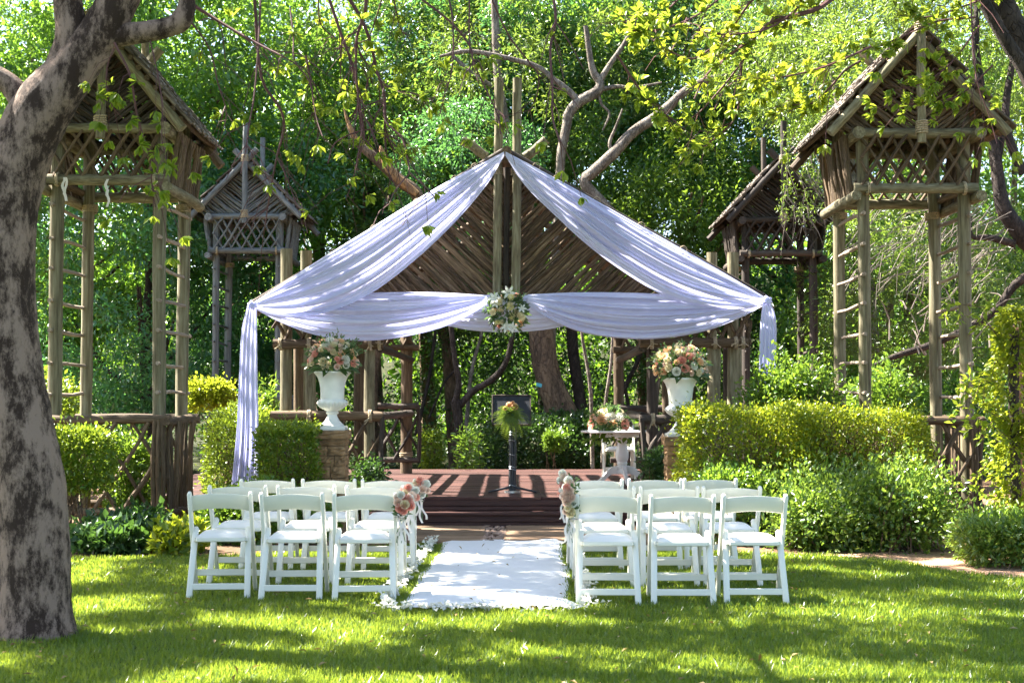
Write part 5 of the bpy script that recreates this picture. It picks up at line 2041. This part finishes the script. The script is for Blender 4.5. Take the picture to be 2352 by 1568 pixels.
def hanging_branch(pts, w0, w1, Y, parent, mat, leafmat, nleafs, seed, side=6, ll=.085, leaf_from=.35, label=None, leaf_p=.8):
    rng = np.random.default_rng(seed)
    rr = random.Random(seed)
    dy = rr.uniform(-.5, .5)
    m = (len(pts) - 1) * 4 + 1
    C = catmull([tuple(at(x, y, Y + dy * i / max(1, len(pts) - 1))) for i, (x, y) in enumerate(pts)], m)
    mb = MB()
    V = [Vector(c) for c in C]
    rad = [scl(w0 + (w1 - w0) * i / (m - 1), Y) / 2 for i in range(m)]
    mb.tube(V, rad, 6, False, .06, seed)
    PP, DD, NN, LL = [], [], [], []
    for s in range(side):
        i = rr.randrange(int(m * .15), m)
        p = V[i]
        t = (V[min(i + 1, m - 1)] - V[max(i - 1, 0)]).normalized()
        d = (t * .8 + Vector((rr.uniform(-1, 1), rr.uniform(-.7, .7), rr.uniform(-.6, .35)))).normalized()
        ln = rr.uniform(.10, .42)
        q = p + d * ln * .55 + Vector((0, 0, rr.uniform(-.02, .04)))
        e = p + d * ln + Vector((0, 0, -rr.uniform(0, .1)))
        mb.tube([p, q, e], [scl(w1, Y) * .5, scl(w1, Y) * .38, scl(w1, Y) * .25], 4, False)
        if rr.random() < leaf_p and nleafs:
            a, b, c, l = rosette(e, rr.randint(8, 15), ll, rng, tuple(d))
            PP.append(a); DD.append(b); NN.append(c); LL.append(l)
    for s in range(nleafs):
        i = rr.randrange(int(m * leaf_from), m)
        a, b, c, l = rosette(V[i] + Vector((rr.gauss(0, .05), rr.gauss(0, .05), rr.gauss(0, .05))), rr.randint(8, 15), ll, rng)
        PP.append(a); DD.append(b); NN.append(c); LL.append(l)
    br = mb.build('branch', mat, parent)
    if PP:
        P = np.concatenate(PP); L = np.concatenate(LL)
        o = link_mesh('leaves', leaf_mesh('leaves', P, np.concatenate(DD), np.concatenate(NN), L, L * .42, leafmat, .62, .12, .12), br, False)
        o.location = (0, 0, 0)
        o['kind'] = 'stuff'
    return br


zq = lambda L: [(548.8 + a * .2999, 156.8 + b * .2999) for a, b in L]
zm = lambda L: [(666.4 + a * .4959, b * .4959) for a, b in L]
zr = lambda L: [(1332.8 + a * .4667, b * .4667) for a, b in L]
HB = [
    ([(262, 98), (297, 168), (308, 224), (315, 266), (336, 336), (350, 367), (348, 420), (357, 476)], 7, 3, 8.6, 9, 8, .15),
    ([(262, 110), (246, 155), (246, 210), (262, 250), (290, 280)], 4, 2, 8.6, 7, 6, .3),
    ([(345, 95), (362, 170), (372, 240), (372, 320), (382, 380), (368, 430)], 4, 2, 8.7, 5, 5, .5),
    ([(440, 10), (520, 60), (590, 100), (650, 130)], 9, 4, 9.2, 3, 6, .3),
    ([(430, 40), (480, 110), (500, 190), (520, 260), (505, 320)], 5, 2, 9.2, 3, 7, .4),
    (zq([(165, -520), (150, -200), (120, 180), (80, 420), (50, 640)]), 6, 3, 9.3, 2, 5, .4),
    (zq([(120, -520), (170, 60), (310, 300), (345, 450), (290, 680), (240, 940), (200, 1200)]), 8, 3, 9.3, 0, 9, .4),
    (zq([(290, 680), (350, 800), (400, 930), (440, 1030)]), 4, 2, 9.3, 0, 3, .4),
    (zm([(175, -20), (240, 170), (300, 340), (315, 480), (335, 632)]), 8, 5, 9.4, 4, 6, .05),
    (zm([(265, -20), (340, 110), (380, 230), (400, 320), (435, 430), (440, 540)]) + [(884, 300), (886, 345)], 9, 5, 9.5, 5, 6, .05),
    (zm([(355, -20), (345, 60), (310, 170), (305, 250), (310, 400), (345, 632)]), 9, 4, 9.2, 4, 8, .05),
    (zm([(0, 40), (15, 170), (20, 280), (90, 380), (120, 540), (150, 632)]), 5, 2, 9.6, 4, 6, .2),
    (zm([(600, -10), (740, 100), (830, 210), (850, 290), (900, 400), (960, 530), (975, 620)]), 6, 3, 9.8, 4, 7, .2),
    (zm([(735, -10), (755, 120), (750, 320), (720, 430), (690, 540)]), 5, 2, 9.6, 2, 6, .3),
    (zm([(830, -10), (830, 180), (845, 280), (845, 320)]), 4, 3, 9.6, 2, 5, .3),
    (zm([(1220, -10), (1230, 100), (1205, 230), (1215, 400), (1215, 540), (1250, 660)]), 7, 4, 9.6, 2, 7, .1),
    (zm([(930, -10), (1010, 160), (1100, 280), (1150, 350), (1140, 450), (1100, 530)]), 5, 2, 9.7, 3, 6, .2),
    (zm([(425, 0), (375, 150), (345, 190), (200, 230)]), 4, 2, 9.3, 5, 5, .3),
    (zm([(130, -20), (140, 110), (200, 170), (260, 220)]), 4, 2, 9.3, 7, 4, .3),
    (zq([(510, -100), (560, 160), (580, 390), (660, 560)]), 5, 2, 9.4, 2, 5, .4),
    (zq([(870, 0), (920, 240), (960, 500), (920, 650), (870, 870), (820, 1000)]), 5, 2, 9.5, 3, 6, .3),
    (zq([(1050, 0), (1110, 200), (1120, 400), (1250, 540), (1300, 740), (1310, 800), (1420, 900), (1500, 990)]), 6, 2.5, 9.5, 2, 6, .1),
    (zq([(1310, 800), (1200, 930), (1150, 1040)]), 4, 2, 9.5, 0, 3, .5),
    (zq([(680, 730), (740, 570), (950, 475), (1100, 500), (1190, 620), (1300, 740)]), 4, 3, 9.5, 7, 6, .0),
    (zm([(380, 320), (460, 410), (560, 430), (650, 460)]), 4, 2, 9.5, 6, 5, .3),
    (zm([(480, 0), (500, 90), (520, 150), (550, 160)]), 4, 2, 9.5, 5, 5, .2),
]
for i, (pts, w0, w1, Y, nl, sd, lf) in enumerate(HB):
    hanging_branch(pts, w0, w1, Y, tree, M['twig'], M['l_near'], nl if i < 3 else int(nl * (.6 if i > 2 else 1.2)), 500 + i, sd + (0 if i < 3 else 3), .066, lf, leaf_p=.8 if i < 3 else .4)
HR = [
    (zr([(1300, -60), (1230, 0), (1150, 50), (950, 110), (860, 180), (740, 270), (620, 370), (560, 490)]), 15, 4, 11.0, 12, 12, .2, .10),
    (zr([(860, 190), (800, 300), (700, 430), (600, 540), (540, 590)]), 6, 3, 10.8, 9, 8, .2, .10),
    (zr([(790, 300), (790, 450), (750, 600), (620, 715)]), 5, 3, 10.8, 9, 8, .3, .10),
    (zr([(1430, 230), (1344, 270), (1200, 330), (1050, 370), (920, 389), (850, 385)]), 6, 3, 10.2, 14, 9, .3, .10),
    (zr([(1380, 300), (1300, 350), (1230, 430), (1120, 520), (1060, 500), (1000, 540)]), 6, 3, 10.2, 15, 9, .3, .10),
    (zr([(880, -20), (830, 20), (720, 170), (560, 290), (420, 240), (360, 200)]), 7, 3, 10.8, 12, 10, .2, .10),
    (zr([(180, 270), (300, 450), (400, 550), (470, 600)]), 6, 3, 10.4, 9, 8, .2, .10),
    (zr([(700, -20), (600, 60), (480, 120), (330, 160), (260, 150)]), 6, 3, 10.6, 14, 10, .1, .10),
    (zr([(1100, -20), (1050, 60), (900, 150), (700, 170), (560, 150)]), 6, 3, 10.9, 13, 10, .1, .10),
    (zr([(500, -20), (400, 70), (300, 80), (180, 130)]), 5, 3, 10.6, 10, 8, .1, .10),
    ([(2250, 60), (2180, 150), (2120, 190), (2075, 205)], 5, 2, 11.5, 16, 9, .3, .10),
    ([(2280, 150), (2230, 200), (2180, 230), (2120, 235), (2080, 240)], 5, 2, 11.5, 16, 9, .3, .10),
    ([(2230, 0), (2235, 100), (2245, 190), (2270, 260), (2290, 330)], 4, 2, 11.2, 4, 8, .3, .09),
    ([(2240, 40), (2150, 50), (2060, 90), (1990, 110), (1900, 90)], 5, 2, 11.6, 18, 10, .1, .10),
    ([(2300, -20), (2200, 20), (2120, 40), (2060, 20)], 5, 2, 11.6, 14, 8, .1, .10),
]
for i, (pts, w0, w1, Y, nl, sd, lf, ll) in enumerate(HR):
    hanging_branch(pts, w0, w1, Y, rtree, M['twig'], M['l_yellow'] if i in (3, 4, 5, 8) else M['l_near'], int(nl * 1.35), 700 + i, sd, ll * .74, lf)

# --- named trees behind the pavilion


def back_tree(name, label, limbs, Y, bark, crown=None, cat='tree', group=None, base=None):
    b = at(limbs[0][0][0][0], limbs[0][0][0][1], Y) if base is None else Vector(base)
    t = thing(name, label, cat, (b.x, Y, 0), group)
    mb = MB()
    for i, (pts, wid) in enumerate(limbs):
        limb(mb, pts, wid, Y, 10, i + 3, 4, wob=.04)
    mb.build('trunk', bark, t)
    return t


CR = {}
CR['a'] = crown_mesh('crown', (3.4, 3.2, 3.4), 110, 170, .80, .17, M['l_far'], 1, hollow=.6)
CR['b'] = crown_mesh('crown', (3.2, 3.0, 4.2), 110, 175, .78, .16, M['l_cool'], 2, hollow=.6)
CR['c'] = crown_mesh('crown', (3.6, 3.2, 3.2), 110, 200, .76, .16, M['l_olive'], 3, ratio=.28, hollow=.6)
CR['d'] = crown_mesh('crown', (2.6, 2.4, 2.2), 110, 180, .6, .11, M['l_bright'], 4)


def add_crown(t, key, c, s=1.0, rz=0.0, sz=None):
    o = bpy.data.objects.new('crown', CR[key])
    COL.objects.link(o)
    o.parent = t
    o.location = Vector(c) - wloc(t)
    o.rotation_euler = (0, 0, rz)
    o.scale = (s, s, sz or s)
    return o


t1 = back_tree('leaning_tree', 'large brown trunk leaning behind the deck with a blue tag',
               [([(1300, 985), (1292, 950), (1262, 875), (1247, 800), (1240, 730), (1225, 600), (1200, 420)], [84, 70, 62, 60, 56, 46, 36])], 28.0, M['bark_brown'])
add_crown(t1, 'c', (at(1180, 240, 31).x, 31.8, 8.2), .8, .4)
t2 = back_tree('fork_tree', 'dark slender tree forking low behind the deck left of the lectern',
               [([(1060, 1075), (1055, 1010), (1052, 950), (1045, 920)], [20, 21, 22, 24]), ([(1044, 930), (1054, 880), (1045, 826), (1036, 750), (1030, 640)], [17, 14, 13, 12, 8]),
                ([(1050, 940), (1084, 900), (1129, 872), (1162, 832), (1178, 761), (1190, 650)], [16, 16, 15, 13, 12, 8])], 26.5, M['bark_dark'])
add_crown(t2, 'b', (at(1080, 560, 27).x, 29.5, 5.6), .55, 1.1)
t3 = back_tree('dark_tree', 'straight dark trunk right of the big leaning trunk', [([(1340, 1000), (1334, 930), (1321, 842), (1314, 774), (1308, 600)], [30, 28, 27, 26, 18])], 30.0, M['bark_dark'])
add_crown(t3, 'a', (at(1380, 420, 32).x, 32.5, 6.8), .62, 2.0)
for i, (pts, lab) in enumerate(((([(1361, 1076), (1357, 907), (1347, 830), (1337, 771), (1330, 690)]), 'thin grey sapling just left of the white pedestal table'),
                                (([(1383, 1073), (1388, 960), (1393, 907), (1404, 826), (1410, 700)]), 'thin bent sapling right behind the white pedestal table'))):
    s_ = back_tree('sapling', lab, [(pts, [10, 9, 8, 7, 5])], 25.2 + .3 * i, M['bark_grey'], group='saplings behind the deck')
t4 = back_tree('branching_tree', 'sunlit grey tree with crooked branches above the right roof slope',
               [([(1275, 960), (1262, 780), (1276, 600), (1286, 402), (1290, 347), (1302, 287), (1306, 262), (1330, 234), (1370, 212), (1378, 189), (1360, 157), (1345, 60)], [30, 29, 26, 21, 22, 22, 24, 25, 25, 20, 16, 10]),
                ([(1327, 229), (1297, 202), (1270, 182), (1240, 157), (1190, 140), (1080, 118), (1010, 130)], [15, 15, 14, 13, 12, 11, 7]),
                ([(1372, 208), (1416, 199), (1455, 202), (1520, 190)], [12, 10, 8, 5]),
                ([(1374, 212), (1382, 240), (1400, 262), (1384, 300)], [8, 7, 6, 4]),
                ([(1376, 190), (1400, 150), (1440, 90), (1470, 20)], [15, 13, 10, 7])], 28.5, M['bark_grey'])
add_crown(t4, 'a', (at(1330, 40, 32).x, 33.5, 10.2), .85, .9)
t5 = back_tree('slanting_tree', 'pale slanting trunk rising behind the right roof slope toward the dark hut',
               [([(1497, 960), (1500, 780), (1420, 520), (1345, 425), (1362, 396), (1412, 350), (1455, 303), (1518, 261), (1585, 202), (1655, 177), (1700, 176)], [26, 26, 26, 27, 28, 27, 26, 25, 20, 15, 9]),
                ([(1410, 352), (1400, 330), (1415, 290), (1430, 250)], [9, 8, 6, 4])], 27.6, M['bark_grey'])
add_crown(t5, 'c', (at(1560, 120, 33).x, 33.5, 9.2), .8, 2.4)
t6 = back_tree('broken_tree', 'broken tree with orange split wood above the left roof slope',
               [([(850, 960), (870, 780), (990, 600), (963, 457), (918, 415), (867, 367), (822, 328), (800, 285)], [28, 30, 32, 31, 30, 25, 19, 13])], 27.8, M['bark_brown'])
mb = MB()
limb(mb, [(958, 446), (925, 420), (895, 390), (878, 350), (874, 335)], [16, 22, 20, 14, 4], 27.62, 7, 3, 4, wob=.12)
limb(mb, [(822, 326), (808, 300), (798, 277), (790, 250)], [10, 11, 9, 3], 27.65, 7, 4, 4, wob=.12)
mb.build('split_wood', M['bark_orange'], t6)
add_crown(t6, 'd', (at(900, 330, 31).x, 31.6, 6.5), .8, 1.4)
t7 = back_tree('pole_tree', 'straight grey trunk standing behind the pavilion king posts',
               [([(1262, 960), (1250, 780), (1172, 520), (1160, 300), (1145, 190), (1140, 100), (1135, 0)], [26, 26, 26, 25, 22, 20, 16]), ([(1142, 205), (1085, 170), (1040, 128)], [10, 12, 8])], 29.5, M['bark_grey'])
add_crown(t7, 'b', (at(1080, 90, 32).x, 33.0, 9.0), .8, 3.0)
# the dark tree right of the sunlit hut
t8 = back_tree('spreading_tree', 'black spreading tree with fine dry twigs right of the sunlit hut',
               [([(2400, 960), (2390, 620), (2352, 545), (2311, 490), (2296, 437), (2282, 332), (2254, 210), (2240, 90), (2250, -30)], [60, 50, 44, 38, 32, 26, 22, 18, 14]),
                ([(2385, 620), (2330, 655), (2289, 710), (2232, 749), (2133, 794), (2064, 815), (2004, 839)], [24, 20, 17, 16, 16, 14, 6]),
                ([(2330, 560), (2270, 545), (2232, 542), (2230, 490)], [20, 15, 10, 6]), ([(2352, 400), (2322, 330), (2310, 250), (2330, 120)], [24, 20, 18, 14]),
                ([(2311, 490), (2290, 410), (2300, 330), (2310, 262)], [22, 18, 14, 12]),
                ([(2289, 700), (2310, 740), (2352, 760)], [14, 10, 7])], 21.5, M['bark_dark'])
mb = MB()
rr = random.Random(91)
for i in range(170):
    p = at(rr.uniform(1990, 2330), rr.uniform(430, 640), 21.5 + rr.uniform(-.8, .8))
    q = p + Vector((-rr.uniform(.1, .45), rr.uniform(-.2, .2), -rr.uniform(.0, .25)))
    e = q + Vector((-rr.uniform(.02, .3), rr.uniform(-.1, .1), -rr.uniform(.1, .4)))
    mb.tube([p, q, e], [.008, .006, .003], 4, False)
for i in range(40):
    p = at(rr.uniform(2040, 2320), rr.uniform(690, 820), 21.8 + rr.uniform(-.6, .6))
    q = p + Vector((rr.uniform(-.3, .5), rr.uniform(-.2, .2), rr.uniform(.1, .4)))
    mb.tube([p, p.lerp(q, .5) + Vector((0, 0, .05)), q], [.014, .01, .004], 4, False)
o = mb.build('twigs', M['twig_grey'], t8)
o['kind'] = 'stuff'
add_crown(t8, 'c', (at(2230, 40, 23).x, 23.5, 7.6), .75, 1.7)
add_crown(t8, 'c', (at(2150, 640, 24).x, 25.2, 3.6), .62, 0.7)
t9 = back_tree('olive_tree', 'olive tree with silvery drooping leaves beside the dark hut', [([(2010, 960), (2000, 700), (1960, 420), (1930, 250), (1900, 100)], [30, 28, 26, 22, 14])], 26.5, M['bark_grey'])
add_crown(t9, 'c', (at(1915, 190, 27).x, 27.2, 8.1), .72, 2.9)
mb = MB()
PP = []
rng = np.random.default_rng(19)
for i in range(60):
    p = at(rr.uniform(1795, 1890), rr.uniform(300, 500), 24.0 + rr.uniform(-.3, .3))
    q = p + Vector((rr.uniform(-.1, .35), rr.uniform(-.1, .1), -rr.uniform(.1, .4)))
    e = q + Vector((rr.uniform(-.1, .3), 0, -rr.uniform(0, .4)))
    mb.tube([p, q, e], [.008, .006, .003], 4, False)
    for k in range(14):
        PP.append(tuple(p.lerp(q, rr.random()) + Vector((rr.gauss(0, .05), rr.gauss(0, .05), rr.gauss(0, .06) + .12))))
o = mb.build('twigs', M['twig_grey'], t9)
o['kind'] = 'stuff'
PP = np.array(PP)
o = link_mesh('leaves', leaf_mesh('leaves', PP, rdir(len(PP), rng) + np.array([0, 0, -.5]), rdir(len(PP), rng), .09, .02, M['l_olive']), t9)
o['kind'] = 'stuff'

# blue tag on the leaning trunk
tg = at(1238, 884, 27.1)
o = MB().box(tg, (.11, .012, .07), Matrix.Rotation(.25, 3, 'Y'), .003).build('tree_tag', M['blue'], None, smooth=False)
tag(o, 'small blue tag fixed to the large leaning trunk', 'tag')

# --- forest trees behind everything: the nearer ones singly, each with trunk and crown
FT = [  # px, Y, crown centre z, key, scale, label
    (120, 30, 5.5, 'a', 1.00, 'leafy tree behind the brown hut, left of all the others'),
    (60, 31, 10.0, 'a', .95, 'tall tree top showing between the forks of the patchy tree'),
    (330, 31, 9.6, 'a', .95, 'bright tall tree rising above the brown hut roof'),
    (330, 29, 3.4, 'b', .78, 'dark low tree seen between the posts of the brown hut'),
    (520, 33, 8.6, 'a', 1.05, 'bright leafy tree directly behind the grey hut'),
    (640, 31, 4.4, 'b', .85, 'cool green tree low between grey hut and pavilion roof'),
    (720, 34, 9.8, 'a', 1.05, 'tall bright tree between the grey hut and broken tree'),
    (840, 32, 6.2, 'a', .85, 'rounded tree right behind the broken orange trunk'),
    (960, 35, 10.2, 'c', 1.05, 'tall olive tree top left of the king posts'),
    (1020, 31.5, 5.0, 'c', .75, 'grey green tree just above the left roof slope'),
    (1230, 36, 10.0, 'b', 1.0, 'tall cool green tree behind the pavilion apex'),
    (1460, 36, 10.0, 'c', 1.0, 'tall tree behind the sunlit crooked branches'),
    (1560, 31, 5.2, 'd', .95, 'bright tree above the right end of the roof slope'),
    (1660, 34, 8.8, 'b', 1.0, 'dark green tree left of the dark hut roof'),
    (1810, 33, 6.0, 'b', .9, 'dark tree directly behind the dark hut'),
    (2080, 31, 9.6, 'c', 1.0, 'silvery tree behind the sunlit hut roof'),
    (2040, 29, 3.0, 'a', .7, 'leafy tree seen through the posts of the sunlit hut'),
    (2330, 30, 6.0, 'a', .95, 'tree beyond the black spreading tree at the right'),
]
for px_, Y, zc, key, s, lab in FT:
    x = X(px_, Y)
    t = thing('forest_tree', lab, 'tree', (x, Y, 0), 'forest trees behind the huts')
    mb = MB()
    mb.tube([(x + .3, Y, 0), (x + .15, Y + .1, zc * .4), (x, Y, zc * .75), (x + .1, Y, zc + 1)], [.20, .17, .12, .04], 8, True, .06, int(px_))
    for k in range(5):
        a = random.uniform(0, 6.28)
        z0 = zc * random.uniform(.4, .8)
        mb.tube([(x + .1, Y, z0), (x + math.cos(a) * .9, Y + math.sin(a) * .9, z0 + .7), (x + math.cos(a) * 2.0 * s, Y + math.sin(a) * 2.0 * s, z0 + 1.6)], [.08, .05, .02], 6, True)
    mb.build('trunk', M['bark_dark'] if key == 'b' else M['bark_brown'], t)
    add_crown(t, key, (x, Y, zc), s, random.uniform(0, 6.28))

# thin dark stems in the shade behind the deck
for i, (pts, w) in enumerate(((([(1070, 990), (1082, 860), (1105, 770), (1118, 700)]), 10), (([(985, 960), (1020, 880), (1045, 850)]), 6), (([(955, 1000), (985, 870), (1000, 760)]), 9), (([(1395, 960), (1440, 880), (1475, 800), (1490, 700)]), 12), (([(1450, 960), (1432, 880), (1405, 810)]), 9), (([(620, 940), (640, 800), (630, 690)]), 13))):
    back_tree('thin_stem', ['slim slanting stem between the forked tree and lectern', 'short thin stem left of the forked tree', 'thin dark stem beside the brown rear post of the left wing',
                            'dark stem slanting behind the right rear rail', 'thin dark stem behind the table bouquet', 'dark stem behind the left curtain tail'][i], [(pts, [w, w * .9, w * .8, w * .7][:len(pts)])], 29 + i * .4, M['bark_dark'] if i != 0 else M['bark_grey'],
              group='thin stems in the shade')

# far woodland: one mass nobody could count
rng = np.random.default_rng(77)
nc = 820
C = np.stack([rng.uniform(-30, 30, nc), rng.uniform(37, 52, nc), rng.random(nc) ** .8 * 15.5], 1)
C[380:, 2] *= .45
C = C[(C[:, 2] < 6) | (rng.random(nc) < .7)]
nc = len(C)
P, Dd, NN = clump_leaves(C, 140, .9 + .9 * rng.random(nc), rng)
L = .26 * (.6 + .7 * rng.random(len(P)))
wood = link_mesh('woodland', leaf_mesh('woodland', P, Dd, NN, L, L * .5, M['l_wood']))
wood['kind'] = 'stuff'
wood['label'] = 'far green woodland mass behind the forest trees'
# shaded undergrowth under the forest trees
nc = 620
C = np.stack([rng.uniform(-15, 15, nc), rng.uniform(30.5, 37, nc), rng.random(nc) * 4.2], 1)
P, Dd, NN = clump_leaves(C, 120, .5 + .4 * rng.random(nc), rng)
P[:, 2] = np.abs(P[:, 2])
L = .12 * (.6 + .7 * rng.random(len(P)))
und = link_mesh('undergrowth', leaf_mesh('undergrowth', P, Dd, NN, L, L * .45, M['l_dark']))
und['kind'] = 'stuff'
und['label'] = 'dark leafy undergrowth at the foot of the forest trees'
